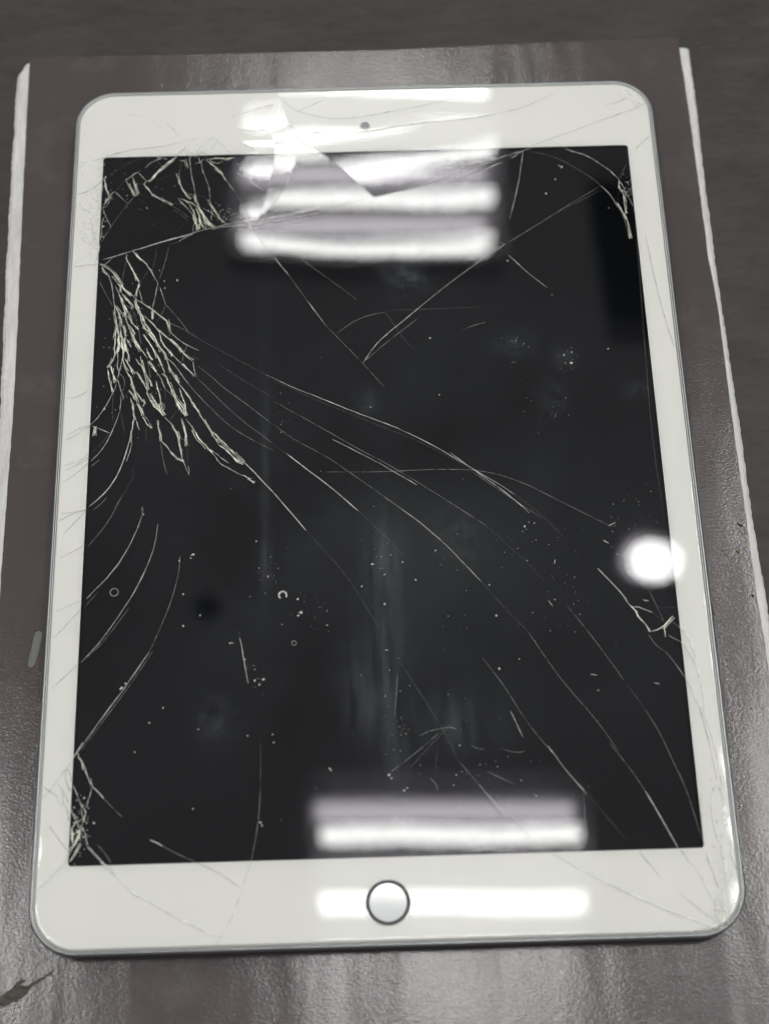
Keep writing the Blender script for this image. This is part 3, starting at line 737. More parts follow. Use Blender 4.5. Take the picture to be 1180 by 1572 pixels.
('w',[(77.4,-46.89),(79.66,-49.96),(80.52,-52.67),(80.88,-55.94)]),
('b',[(73.69,-46.63),(73.81,-48.29),(73.72,-49.78)]),
('m',[(74.56,-49.36),(77.54,-51.09)]),
('w',[(77.54,-51.09),(79.54,-53.83),(80.86,-57.42)]),
('f',[(69.43,-49.06),(71.14,-52.09),(73.27,-53.64)]),
('f',[(73.27,-53.64),(75.28,-56.37),(77.65,-60.85)]),
('f',[(69.7,-34.18),(71.54,-39.14),(73.79,-45.58)]),
('f',[(72.46,-41.6),(77.35,-41.81)]),
('m',[(58.26,103.35),(61.04,101.75),(64.56,100.57),(67.28,98.54),(69.98,96.31),(72.63,93.66),(74.21,91.27)]),
('w',[(55.18,105.84),(58.26,103.35)]),
('f',[(74.21,91.27),(77.32,97.82)]),
('b',[(74.21,91.27),(73.97,88.51),(75.03,86.37),(75.05,82.58),(75.28,79.22)]),
('m',[(74.2,91.06),(75.4,88.47),(77.63,81.66)]),
('f',[(73.93,88.09),(73.17,83.47)]),
('b',[(72.81,83.48),(73.97,80.51),(75.48,77.55)]),
('b',[(75.16,77.98),(75.61,75.06),(75.93,70.92)]),
('f',[(48.77,102.11),(53.02,100.9),(57.57,98.83),(62.01,95.69),(66.72,91.7),(68.67,89.31)]),
('m',[(68.67,89.31),(71.25,86.06),(73.02,81.8)]),
('f',[(73.02,81.8),(74.77,77.57),(75.27,71.35)]),
('f',[(68.67,89.31),(62.64,85.46),(55.16,80.65),(47.71,75.46),(40.36,70.73)]),
('m',[(42.16,100.36),(44.4,101.59),(46.62,102.39),(49.2,103.18)]),
('m',[(46.62,102.39),(45.7,96.59),(43.97,88.97),(41.19,78.56)]),
('m',[(42.84,99.69),(45.11,101.35),(46.61,102.26)]),
('W',[(48.29,103.82),(62.19,108.97),(69.05,111.97),(75.92,114.58),(81.45,116.84),(84.6,118.37)]),
('W',[(72.23,118.13),(76.31,119.02),(79.14,120.77)]),
('W',[(80.04,101.71),(82.27,104.41),(84.79,106.52)]),
('X',[(79.94,122.17),(81.18,121.11)]),
('w',[(78.68,115.71),(80.75,116.46),(83.01,119.23)]),
('w',[(80.71,119.7),(81.13,117.66)]),
('X',[(81.68,119.27),(82.6,118.43)]),
('c',[(-65.83,17.39),(-66.18,14.12),(-67.13,9.14),(-68.31,4.21),(-69.94,-0.17),(-72.03,-3.77),(-74.58,-6.6),(-76.94,-8.71)]),
('f',[(-72.38,-6.19),(-74.07,-8.31),(-76,-9.82)]),
('m',[(-69.78,19.53),(-71.2,15.02),(-72.02,12.78),(-73.46,9.32),(-75.15,6.64),(-77.09,4.72)]),
('m',[(-71.95,25.47),(-73.94,20.93),(-75.64,17.93),(-77.15,16.2)]),
('m',[(-75.95,14.66),(-71.91,12.78)]),
('b',[(-77.11,15.19),(-76.42,14.92),(-76.52,12.16)]),
('v',[(-72.48,13.05),(-74.39,9.85),(-76.98,7.19)]),
('m',[(-74.64,5.14),(-76.8,3.23)]),
('m',[(-66.04,10.1),(-66.82,6.64),(-67.41,4.18)]),
('f',[(-65.44,2.4),(-65.94,0.69)]),
('v',[(-65.04,0.67),(-67.53,-4.87),(-71.43,-13)]),
('m',[(-62.71,-9.13),(-63.01,-10.32)]),
('W',[(-84.14,24.03),(-81.86,24.22),(-78.96,25.93)]),
('w',[(-84.03,12.88),(-81.39,14.56),(-79.6,15.01),(-77.37,15.96)]),
('W',[(-84.39,11.14),(-81.31,12.8),(-77.56,15.21)]),
('w',[(-84.45,3.57),(-82.7,4.39),(-80.91,4.58),(-77.66,7.33)]),
('W',[(-83.92,1.96),(-80.86,3.59),(-77.37,5.96)]),
('W',[(-84.41,-1.46),(-80.74,1.13),(-77.53,4.48)]),
('W',[(-84.39,-10.41),(-82.39,-10.47),(-77.12,-9.43)]),
('W',[(-84.72,-12.61),(-81.29,-10.51),(-77.34,-9.66)]),
('c',[(-62.47,-9.49),(-62.74,-11.84)]),
('m',[(-62.74,-11.84),(-64,-16.03),(-67.19,-23.36),(-70.44,-28.3),(-76.56,-34.92)]),
('f',[(-73.65,-33.21),(-76.88,-37.16)]),
('c',[(-58.41,-14.32),(-58.88,-18.97)]),
('m',[(-58.88,-18.97),(-59.87,-23.57),(-62.65,-30.81),(-66.66,-37.91),(-72.23,-46.63),(-77.02,-52.18)]),
('c',[(-52.29,-23.79),(-52.46,-27.46)]),
('f',[(-52.46,-27.46),(-53.21,-31.99),(-55.57,-40.02),(-59.52,-49.64)]),
('m',[(-59.52,-49.64),(-65.07,-58.59),(-71.35,-67.36),(-76.73,-75.59)]),
('f',[(-68.28,-5.52),(-71.88,-13.92),(-76.8,-20.3)]),
('f',[(-58.68,-49.66),(-64.24,-58.61),(-70.53,-67.39),(-75.93,-75.19)]),
('f',[(-65.15,-37.51),(-70.99,-46.23),(-76.05,-51.34)]),
('W',[(-76.84,-19.38),(-83.97,-23.33)]),
('W',[(-77.71,-9.99),(-83.47,-16.39)]),
('W',[(-77.81,-35.34),(-84.46,-38.28)]),
('W',[(-77.71,-37.59),(-84.49,-45.39)]),
('W',[(-77.44,-52.17),(-84.18,-58.89)]),
('w',[(-75.6,-73.12),(-77.14,-75.83),(-79.24,-79.35),(-81.56,-82.42),(-83.47,-85.28),(-85.11,-87.3)]),
('W',[(-79.44,-79.55),(-78.31,-81.47),(-78.03,-82.94)]),
('W',[(-79.43,-79.76),(-79.74,-81.85),(-78.55,-84.8),(-78.1,-85.64)]),
('W',[(-81.31,-83.26),(-79.97,-85.38),(-78.37,-88.53)]),
('W',[(-84.99,-83.99),(-83.47,-85.28),(-81.78,-86.15),(-80.4,-88.88)]),
('W',[(-80.37,-85.57),(-79.65,-87.46),(-80.16,-89.5)]),
('W',[(-79.83,-88.07),(-78.46,-90.78),(-78.14,-93.04)]),
('W',[(-83,-93.72),(-80.8,-96.83),(-78.19,-100.14)]),
('w',[(-77.92,-101.79),(-79.43,-103.88),(-81.96,-106.72),(-85.29,-109.52)]),
('m',[(-75.68,-73.12),(-77.11,-75.79)]),
('b',[(-77.11,-75.79),(-75.91,-77.62),(-74.91,-80.11)]),
('b',[(-74.91,-80.11),(-73.69,-82.6),(-72.62,-84.52)]),
('c',[(-72.62,-84.52),(-71.13,-86),(-69.74,-87.58)]),
('f',[(-69.74,-87.58),(-67.46,-89.96),(-64.97,-92.32)]),
('m',[(-72.72,-84.63),(-73.48,-87.25),(-74.02,-89.87)]),
('m',[(-77.59,-83.82),(-76.1,-87.4),(-74.93,-89.19),(-73.98,-90.75)]),
('b',[(-75.84,-88.28),(-74.22,-90.31)]),
('B',[(-73.99,-90.53),(-74.25,-92.05),(-74.72,-93.56)]),
('b',[(-75.33,-89.84),(-74.92,-91.6),(-74.43,-92.7)]),
('b',[(-73.39,-91.64),(-73.65,-93.16)]),
('b',[(-74.72,-93.56),(-75.4,-95.28),(-75.66,-96.57)]),
('m',[(-77.96,-89.65),(-76.99,-91.75),(-75.42,-94.84)]),
('b',[(-76.47,-93.29),(-77.38,-94.79),(-76.74,-98.91)]),
('B',[(-75.73,-95.27),(-75.45,-96.57),(-76.44,-98.49)]),
('b',[(-75.84,-97.43),(-76.83,-99.33),(-78,-101.87)]),
('b',[(-75.35,-98.52),(-76.52,-101.27),(-77.52,-102.74)]),
('m',[(-74.68,-94.43),(-73.94,-96.4),(-73.27,-99.01)]),
('f',[(-75.22,-96.8),(-73.48,-99.22)]),
('f',[(-73.48,-99.22),(-71.32,-101.64),(-69.28,-103.94)]),
('f',[(-71.02,-98.64),(-68.18,-101.94),(-67.36,-103.46)]),
('m',[(-73.95,-96.19),(-72.61,-96.98)]),
('W',[(-80.98,102.5),(-77.76,103.58),(-73.57,105.03),(-69.02,106.27),(-62.47,106.67),(-58.55,107.35),(-50.71,109.5)]),
('W',[(-85.2,101.84),(-82.59,101.96)]),
('W',[(-85.1,99.88),(-83.22,101.39)]),
('X',[(-56.48,102.96),(-54.89,105.27),(-53.3,107.59)]),
('w',[(-70.57,112.86),(-68.57,112.41)]),
('w',[(-63.42,116.66),(-60.69,113.37)]),
('w',[(-59.42,115.34),(-56.7,112.46),(-55.35,110.83)]),
('W',[(-71.46,119.31),(-66.77,117.96)]),
('W',[(-55.23,105.67),(-50.61,103.96)]),
('W',[(-85.12,90.94),(-82.58,91.17),(-77.9,95.13)]),
('w',[(-77.54,86.5),(-79.47,84.16)]),
('w',[(-81.43,82.72),(-82.8,79.49)]),
('X',[(-79.96,78.22),(-79.05,74.65),(-78.26,73.75)]),
('X',[(-77.48,73.14),(-78.51,67.91)]),
('W',[(-84.91,66.06),(-81.94,66.56),(-77.47,67.01)]),
('W',[(-84.7,66.93),(-81.08,69.44)]),
('w',[(-78.97,67.05),(-77.58,63.77)]),
('X',[(-83.05,79.5),(-81.96,77.69)]),
('w',[(-84.21,87.9),(-82.56,85.15),(-81.05,85.4)]),
('w',[(-81.14,81.82),(-79.8,80.29),(-79.96,78.22)]),
('w',[(-81.21,72.37),(-80.6,70.01)]),
('w',[(-83.4,76.25),(-81.28,73.84),(-79.75,73.5)]),
('w',[(-84.62,80.73),(-82.66,76.53)]),
('w',[(-27.36,121.21),(-32.76,119.79),(-37.93,117.58)]),
('w',[(-27.58,120.69),(-30.6,118.67),(-33.61,116.14)]),
('w',[(-28.44,117.04),(-30.6,114.49),(-32.74,112.47)]),
('w',[(-25.63,122.21),(-25.86,118.01)]),
('w',[(-25.2,122.2),(-24.77,119.55)]),
('w',[(-37.89,112.62),(-34.46,112),(-31.88,111.67),(-30.16,112.4),(-28.45,110.01),(-26.94,111.78)]),
('w',[(-37,107.94),(-33.36,105.52),(-31.44,106.24),(-26.95,105.59)]),
('w',[(-19.04,107.67),(-16.44,110.44),(-12.58,110.58)]),
('X',[(-19.04,107.42),(-17.56,105.83)]),
('w',[(-19.04,107.42),(-16.49,105.8),(-12.26,102.6)]),
('W',[(-26.95,107.39),(-20.11,107.45)]),
('X',[(-49.76,104.21),(-48.07,105.18),(-47.61,103.12)]),
('W',[(-25.41,123.51),(-21.11,118.84),(-13.7,116.24),(-7.84,115.36),(-0,116.08),(9.07,117.96),(16.97,119.39),(23.12,120.89),(27.53,122.44)]),
('W',[(-22.9,113.67),(-19.8,111.22),(-12.99,110.79),(-4.04,110.29),(2.4,110.57),(8.88,112.03)]),
('W',[(-20.73,118.11),(-16,120.6),(-11.84,122.87)]),
('W',[(-20.22,107.48),(-16.54,105.74),(-12.32,102.6)]),
('W',[(-27.01,108.39),(-27.21,103.73)]),
('W',[(-20.22,107.48),(-20.64,102.84)]),
('f',[(-27.21,102.57),(-27.79,97.51),(-29.33,89.34),(-31.42,82.2)]),
('W',[(-37.1,107.98),(-33.21,105.53),(-27.01,105.58)]),
]
CUTS = [
[(-87.97,65.7),(-77.07,68.21),(-59.45,74.04),(-50.08,76.64),(-35,79.97),(-19.82,82.43),(-7.42,84.98),(1.78,87.2),(11.6,89.4),(24.37,92.44),(36.16,97.14),(46.13,102.17),(55.12,105.87),(62.17,108.94),(70.25,112.25),(78.36,115.33),(88.94,119.08)],
[(46.13,102.17),(45.36,96.18),(43.94,88.9),(41.93,81.07),(39.35,69.83),(30.56,63.75),(22.78,57.5),(13.16,49.25),(5.56,42.53),(0.85,38.09),(-2.58,32.42),(-12.76,44.75),(-22.78,60.98),(-28.37,69.18),(-34.05,78.61),(-34.25,80.84)],
[(-25.79,126.53),(-25.79,123.65),(-21.1,118.73),(-13.69,116.13),(-7.84,115.25),(-0,115.97),(9.06,117.84),(16.96,119.28),(23.11,120.77),(27.51,122.32),(31.82,125.57)],
[(-25.79,123.65),(-22.89,113.56),(-19.79,111.11),(-12.98,110.68),(-4.04,110.18),(2.4,110.46),(8.87,111.92),(16.72,113.11),(26.13,113.78),(34.79,114.71),(40.56,116.2),(47.12,117.68),(58.32,123.1),(59.56,126.45)],
[(-25.79,123.65),(-30.31,121.62),(-37.94,117.55),(-37.9,112.59),(-34.39,112.01),(-31.86,111.47),(-30.11,112.36),(-28.36,109.95),(-26.99,111.79),(-22.89,113.56)],
[(-37.09,107.87),(-27.19,108.28),(-27,105.47),(-33.2,105.42),(-37.09,107.87)],
[(-27,105.47),(-27.4,98.31),(-29.7,87.89),(-31.78,80.99),(-31.97,79.66)],
[(-28.36,109.95),(-27.19,108.28),(-20.21,107.37),(-21.23,99.28),(-23.38,93.15),(-26.84,86.23),(-31.78,80.99)],
[(-20.21,107.37),(-19.02,110.62)],
[(-20.21,107.37),(-16.54,105.63),(-12.32,102.49),(-8.14,98.21),(-3.99,94.18),(-0.63,90.21),(2.16,86.96)],
[(-20.72,118),(-15.99,120.48),(-11.84,122.76),(-10.61,126.09)],
]
TILTS = [
(0.08,119.22,0.00000,-0.00303,0.2,0.00013),
(-15.58,121.35,0.00000,0.00562,0.3,0),
(-0.14,110.23,0.00000,0.00411,-1,0.00011),
(-32.25,114.71,0.00000,0.00735,-2,0),
(-26.39,115.24,0.00000,0.00800,-2,0),
(-31.26,106.69,0.00000,0.00043,0.5,0),
(-23.52,102.28,0.00000,-0.00260,0.2,0),
(-31.24,100.2,0.00000,-0.00562,0.2,0),
(15.01,98.84,0.00000,-0.00411,0.15,0.00022),
(6.27,65.49,0.00000,0.00022,0.1,0),
]
SPECKS = [(-62.37,-11.48,0.22),(-51.25,-34.31,0.26),(-51.06,-43.09,0.31),(-48.91,-23.25,0.37),(-49.41,-24.34,0.26),(-66.5,-59.39,0.44),(-65.38,-58.22,0.29),(-46.72,-40.37,0.27),(-38.85,-48.21,0.27),(-21.26,-36.63,0.37),(-20.44,-40.42,0.41),(-21.12,-41.12,0.34),(-13.7,-44,0.26),(-30.25,-58.04,0.34),(-31.25,-59.39,0.27),(-32.42,-58.33,0.24),(-55.72,-64.83,0.24),(-59.08,-68.63,0.2),(-32.21,-20.04,0.26),(-29.09,-30.06,0.27),(-1.59,-27.39,0.31),(16.47,39.87,0.26),(18.26,22,0.22),(55.85,34.36,0.24),(55.58,30.87,0.41),(66.15,35.09,0.26),(53.59,33.4,0.22),(39.32,-17.84,0.34),(41.99,-16.98,0.24),(15.24,-24.02,0.24),(6.5,-27.08,0.22),(9.76,-32.11,0.27),(29.02,-34.13,0.26),(30.41,-42.62,0.31),(30.25,-57.05,0.29),(35.6,-54.6,0.22),(55.18,-63.47,0.2),(-13.6,-81.63,0.26),(-13.29,-82.13,0.2),(1.17,-83.71,0.34),(1.79,-84.55,0.24),(-30.84,-94.61,0.34),(-30.52,-95.42,0.22),(-52.49,-24.99,0.22),(-54.99,60.79,0.34),(-58.7,60.68,0.2),(-58.46,58.32,0.19),(-63.29,52.49,0.19),(-71.97,-93.57,0.32),(-47.62,-90.75,0.26),(-62.45,-76.06,0.2),(-0.75,18.75,0.2),(-4.49,-33.51,0.24),(-13.64,-40.08,0.19),(1.35,-38.55,0.34),(-74.13,20.3,0.31),(-60.1,64.18,0.2),(-34.17,-72.72,0.2),(-27.93,-72.57,0.24),(-27.6,-74.59,0.19),(4.78,-87.74,0.31),(5.61,-87.11,0.22),(17.92,-84.2,0.22),(19.09,-76.79,0.2),(78.65,-60.71,0.2),(-64.29,85.24,0.31),(-64.5,85.69,0.19),(-70.35,89.92,0.2),(52.42,87,0.31),(55.46,91.91,0.27),(57.7,96.21,0.37),(56.96,96.69,0.26),(74.01,88.64,0.34),(70.33,81.51,0.22),(39.78,64.5,0.26),(51.7,52.95,0.22)]
CLUSTERS = [(48.86,18.29,4.2,7.6,0.6),(54.42,32.34,2.7,3,0.7),(40.97,35.83,3.8,7.6,0.5),(2.33,-61.92,7.6,11.4,0.5),(-0.01,-26.34,4.8,9.5,0.55),(18.45,-36.89,7.6,11.4,0.5),(51.04,-35.13,5.7,13.3,0.55),(21.67,-74.36,11.4,17.1,0.6),(5.25,-73.88,5.7,7.6,0.6),(38.19,-21.91,9.5,5.7,0.6),(-30.12,-29.12,2.7,5.7,0.5),(27.67,-84.48,11.4,9.5,0.55),(64.3,-20.82,7.6,5.7,0.5),(69.33,-13.45,4.8,5.7,0.5),(-25.7,16.49,2.3,5.7,0.5),(43.57,-43.9,11.4,7.6,0.5),(-19.07,-39.39,4.8,4.8,0.6),(2.48,-0.03,45.6,38,0.5),(-4.07,-51.34,76,76,0.5),(7.56,-100.05,47.5,4.8,0.4),(45.56,-85.01,11.4,9.5,0.5),(-32.59,-57.46,3.8,2.7,0.6),(-59.85,89.61,11.4,7.6,0.5)]
SCRATCHES = [[(1.94,-30.06),(1.24,-30.77)],[(-48.57,-22.89),(-49.76,-23.96)],[(-35.62,-52.51),(-34.45,-52.72)],[(-38.85,-47.86),(-37.84,-48.24)],[(59.5,-22.17),(61.3,-23.33)],[(68.62,-39.44),(70.63,-39.86)],[(53.54,-59.12),(55.51,-59.52)],[(69.51,-61.83),(70.98,-62.21)],[(46.81,-27.34),(46.33,-29.16)],[(63.73,-17.43),(61.74,-18.31)],[(-21.29,-40.57),(-19.75,-39.55)],[(-47.01,-70.67),(-46.19,-70.69)],[(43.95,-38.54),(45.49,-40.92)],[(0.99,-50.96),(2.15,-51.34)]]
VINYL_LEFT = [(-103.78,146.55),(-103.34,119.54),(-102.55,84.55),(-101.61,51.53),(-101.03,22.35),(-101.15,-3.41)]
VINYL_RIGHT = [(98.89,148.94),(99.38,120.84),(99.54,94.69),(99.56,68.53),(100.44,50.98),(100.41,18.49),(100.61,-7.38),(100.72,-28.35),(101.06,-46.72),(101.44,-56.03)]
BOARD_LEFT = [(-107.78,140.37),(-107.24,104.13),(-106.65,74.4),(-106.14,52.51),(-105.23,25.25)]
BOARD_RIGHT = [(102.28,149.33),(102.39,121.89),(101.9,95.66),(101.89,69.4),(102.12,46.41),(102.65,19.16),(102.87,-13.59),(103.12,-25.98),(103.71,-35.33)]
VINYL_BACK = [(-103.81,147.05),(-82.71,146.93),(-48.18,146.67),(-15.63,146.73),(6.76,146.57),(33.3,147.31),(64.01,148.18),(98.89,148.94)]
SLOT = [(-91.27,-41.09),(-90.44,-40.57),(-89.57,-40.78),(-89.17,-41.69),(-89.39,-43.84),(-90.04,-47.4),(-90.73,-50.23),(-91.37,-50.92),(-92.23,-50.72),(-92.63,-49.82),(-92.15,-46.45),(-91.66,-43.24)]
TEAR = [(-95.08,-133.14),(-93.53,-132.88),(-91.88,-131.73),(-89.58,-130.74),(-87.69,-130.95),(-86.47,-130.23),(-84.95,-129.36),(-83.41,-128.65),(-81.29,-127.19),(-82.16,-128.54),(-83.99,-129.54),(-85.19,-130.57),(-86.71,-131.43),(-87.57,-132.91),(-88.77,-133.77),(-89.97,-134.63),(-91.05,-134.75),(-92.55,-135.75),(-94.91,-135.54)]
TEAR_SLIVER = [(-91.41,-131.59),(-90.27,-129.81),(-89.05,-129.24),(-88.07,-129.73),(-88.97,-130.45),(-90.49,-131.32)]

# ------------------------------------------------------------------ tabletop
bm = bmesh.new()
box(bm, -700, 700, -500, 700, -32, -2.6)
o = link_bm('tabletop', bm, M_TABLE)
o['kind'] = 'structure'
o['label'] = 'old dark grey tabletop with fine scratches under the mat'

# ------------------------------------------------------------------ mat
mat_root = thing('work_mat', 'dark brown leatherette mat with raw white side edges lying under the tablet', 'mat', (0, 0, 0))
def interp(pts, y):
    pts = sorted(pts, key=lambda q: q[1])
    if y <= pts[0][1]:
        return pts[0][0]
    for a, b in zip(pts, pts[1:]):
        if y <= b[1]:
            k = (y - a[1]) / (b[1] - a[1])
            return a[0] + k * (b[0] - a[0])
    return pts[-1][0]
left, right = [], []
y = -235.0
rj = random.Random(3)
while y < 148.0:
    left.append((interp(VINYL_LEFT, y) + rj.uniform(-.09, .09), y))
    right.append((interp(VINYL_RIGHT, y) + rj.uniform(-.09, .09), y))
    y += 2.0
back = [(x, yy + 0.15 * math.sin(x * 0.21)) for x, yy in VINYL_BACK]
outline = left[:-1] + back + right[::-1]
if len(outline) and outline[0] == outline[-1]:
    outline.pop()

def sheet(name, outline, holes, mat, parent, z, depth, extra=()):
    """flat sheet with holes and real thickness"""
    pts, edges = [], []
    def loop(l):
        s = len(pts)
        pts.extend(l)
        edges.extend((s + i, s + (i + 1) % len(l)) for i in range(len(l)))
    loop(outline)
    for h in holes:
        loop(h)
    pts.extend(extra)
    vo, eo, fo, *_ = delaunay_2d_cdt([Vector(q) for q in pts], edges, [], 0, 1e-4)
    keep = []
    for f in fo:
        c = (sum(vo[i][0] for i in f) / 3, sum(vo[i][1] for i in f) / 3)
        if inside(c, outline) and not any(inside(c, h) for h in holes):
            keep.append(f)
    bm = bmesh.new()
    vs = [bm.verts.new((q[0], q[1], z)) for q in vo]
    for f in keep:
        bm.faces.new([vs[i] for i in f])
    for v_ in [v_ for v_ in bm.verts if not v_.link_faces]:
        bm.verts.remove(v_)
    bm.normal_update()
    for f in bm.faces:
        if f.normal.z < 0:
            f.normal_flip()
    be = [e for e in bm.edges if len(e.link_faces) == 1]
    r = bmesh.ops.extrude_edge_only(bm, edges=be)
    for v_ in [g for g in r['geom'] if isinstance(g, bmesh.types.BMVert)]:
        v_.co.z -= depth
    return link_bm(name, bm, mat, parent)

sheet('leatherette_cover', outline, [SLOT, TEAR, TEAR_SLIVER], M_VINYL, mat_root, 0.0, 0.42)
link('slot_floor', [(x, yy, -0.38) for x, yy in ((-94, -52), (-88, -52), (-88, -39.5), (-94, -39.5))], [(0, 1, 2, 3)], M_BACKING, mat_root)
# fibres in the torn corner: a lumpy floor with ragged ridges
bm = bmesh.new()
gv = {}
for i in range(30):
    for j in range(24):
        x, yy = -96 + i * 0.55, -137 + j * 0.48
        gv[i, j] = bm.verts.new((x, yy, -0.36 + 0.30 * abs(math.sin((x * 0.55 - yy) * 2.9 + 0.7 * math.sin(x * 1.3))) * rj.uniform(0.3, 1)))
for i in range(29):
    for j in range(23):
        bm.faces.new((gv[i, j], gv[i + 1, j], gv[i + 1, j + 1], gv[i, j + 1]))
link_bm('torn_patch', bm, M_TORN, mat_root)

# white board under the cover, its ragged long sides standing out beyond the leatherette
stations = []
y = -235.0
while y <= 146.2:
    xl = interp(BOARD_LEFT, y) if y > 25 else -105.2 + 0.02 * (y - 25)
    if y > 141:
        xl = -107.6 + (y - 141) / 8 * 3.7
    xr = interp(BOARD_RIGHT, y) if y > -35 else 103.7 - 0.004 * (y + 35)
    if y > 147.5:
        xr -= (y - 147.5) * 0.8
    vl, vr = interp(VINYL_LEFT, y), interp(VINYL_RIGHT, y)
    jl, jr = rj.uniform(-.16, .16) + 0.10 * math.sin(y * .33), rj.uniform(-.14, .14) + 0.06 * math.sin(y * .17)
    stations.append([(xl + jl - 0.15, y, -2.55), (xl + jl, y, -1.75 + rj.uniform(-.12, .12)), (xl + jl * .6 + 0.9, y, -1.05 + rj.uniform(-.1, .1)), (xl * .45 + vl * .55 + rj.uniform(-.1, .1), y, -0.75), (vl + 0.8, y, -0.5),
                     (vr - 0.8, y, -0.5), (xr * .5 + vr * .5 + rj.uniform(-.08, .08), y, -0.7), (xr + jr * .6 - 0.6, y, -1.05 + rj.uniform(-.1, .1)), (xr + jr, y, -1.75), (xr + jr + 0.15, y, -2.55)])
    y += 1.2
loft('board', stations, M_BOARD, mat_root, closed=False, smooth=False)

# ------------------------------------------------------------------ tablet
TAB = thing('tablet', 'white and silver tablet with badly shattered glass lying face up on the mat', 'tablet', (0, 0, 0))
X, Y0, Y1 = 87.05, -125.3, 127.75
def outl(inset, r):
    return rounded(-X + inset, X - inset, Y0 + inset, Y1 - inset, r - inset, 14)
prof = [(6.5, 0.05), (4.2, 0.35), (2.2, 1.1), (0.8, 2.5), (0.12, 4.2), (0.0, 5.4), (0.12, 6.4), (0.42, 6.95), (0.62, 7.05), (1.02, 7.05), (1.02, 6.2)]
loft('body', [[(x, yy, z) for x, yy in outl(i, 12.0)] for i, z in prof], M_ALU, TAB, True, False)
loft('gasket', [[(x, yy, z) for x, yy in outl(i, 12.0)] for i, z in ((1.17, 6.2), (1.17, 7.12), (1.25, 7.22), (1.40, 7.22), (1.46, 7.1), (1.46, 6.2))], M_GASKET, TAB)
o = loft('gap', [[(x, yy, z) for x, yy in outl(i, 12.0)] for i, z in ((1.0, 6.6), (1.8, 6.6))], M_GAP, TAB)

# white painted frame under the glass, with the display window cut out
A, B = 77.95, 103.9
win = rounded(-A, A, -B, B, 0.8, 4)
frame_out = outl(1.62, 12.0)
BUTTON = (0.0, -114.8)
sheet('bezel', frame_out, [win, [(BUTTON[0] + 5.3 * math.cos(a * math.pi / 24), BUTTON[1] + 5.3 * math.sin(a * math.pi / 24)) for a in range(48)]], M_BEZEL, TAB, 6.98, 0.3)
# the display panel lies a hair out of true, so its own faint reflections are displaced
bm = bmesh.new()
gx, gy = 27, 36
tv = {}
for i in range(gx):
    for j in range(gy):
        x, yy = -A - 1.6 + (2 * A + 3.2) * i / (gx - 1), -B - 1.6 + (2 * B + 3.2) * j / (gy - 1)
        tv[i, j] = bm.verts.new((x, yy, 5.45 - 0.0020 * x + 0.0088 * (yy - 22 * math.tanh((yy + 28) / 22))))
for i in range(gx - 1):
    for j in range(gy - 1):
        bm.faces.new((tv[i, j], tv[i + 1, j], tv[i + 1, j + 1], tv[i, j + 1]))
link_bm('display', bm, M_LCD, TAB, True)

# front camera
N = 24
ringc = lambda cx, cy, r, z, n=N: [(cx + r * math.cos(2 * math.pi * i / n), cy + r * math.sin(2 * math.pi * i / n), z) for i in range(n)]
fc = loft('front_camera', [ringc(-0.05, 112.9, 1.5, 6.99), ringc(-0.05, 112.9, 1.45, 7.02), ringc(-0.05, 112.9, 0.9, 7.02)], M_LENSRING, TAB, smooth=False)
loft('lens', [ringc(-0.05, 112.9, 0.9, 7.015), ringc(-0.05, 112.9, 0.4, 7.035)], M_LENS, fc, False, True)

# home button: steel ring around a white dished cap
hb = loft('home_button', [[(x, y, 7.20 + 0.00025 * r * r + 0.0072 * (y - BUTTON[1])) for x, y, _z in ringc(*BUTTON, r, 0, 48)] for r in (4.52, 3.6, 2.4, 1.2, 0.3)], M_BUTTON, TAB, False, True)
loft('button_ring', [ringc(*BUTTON, r, z, 72) for r, z in ((5.42, 7.30), (5.40, 7.52), (5.34, 7.54), (5.22, 7.46), (4.60, 7.12), (4.50, 7.05))], M_RING, hb, smooth=False)

# ---- cover glass, cut along the through-cracks into shards
GZ = 7.5
loops = [(outl(1.62, 12.0), -0.34), (outl(1.72, 12.0), -0.12), (outl(1.86, 12.0), -0.02), (outl(2.02, 12.0), 0.0), (outl(2.30, 12.0), 0.0), (outl(3.3, 12.0), 0.0)]
pts, edges, kind = [], [], []
def add_chain(ch, k, close=False):
    s = len(pts)
    pts.extend(Vector(q) for q in ch)
    m = len(ch)
    for i in range(m if close else m - 1):
        edges.append((s + i, s + (i + 1) % m))
        kind.append(k)
hole = [(BUTTON[0] + 5.45 * math.cos(a * math.pi / 30), BUTTON[1] + 5.45 * math.sin(a * math.pi / 30)) for a in range(60)]
add_chain(hole, 'rim', True)
def dense(ch, step):
    o = [ch[0]]
    for a, b in zip(ch, ch[1:]):
        n = max(1, int(math.hypot(b[0] - a[0], b[1] - a[1]) / step))
        for i in range(1, n + 1):
            o.append((a[0] + (b[0] - a[0]) * i / n, a[1] + (b[1] - a[1]) * i / n))
    return o
for lp, dz in loops:
    add_chain(dense(lp + lp[:1], 3.0)[:-1], 'rim', True)
for ch in CUTS:
    add_chain(dense(ch, 1.5), 'cut')
rg = random.Random(11)
inner = outl(3.9, 12.0)
yy = Y0 + 2.5
while yy < Y1 - 2:
    st = 1.7 if yy > 60 else 3.4
    x = -X + 2.6
    while x < X - 2:
        q = (x + rg.uniform(-.3, .3) * st, yy + rg.uniform(-.3, .3) * st)
        if inside(q, inner) and math.hypot(q[0] - BUTTON[0], q[1] - BUTTON[1]) > 6.2 and True:
            pts.append(Vector(q))
        x += st
    yy += st
vo, eo, fo, ov, oe, of = delaunay_2d_cdt(pts, edges, [], 0, 1e-3)
cut_edges = set()
for e, src in zip(eo, oe):
    if any(kind[s] == 'cut' for s in src):
        cut_edges.add((min(e), max(e)))
outer = loops[0][0]
faces = []
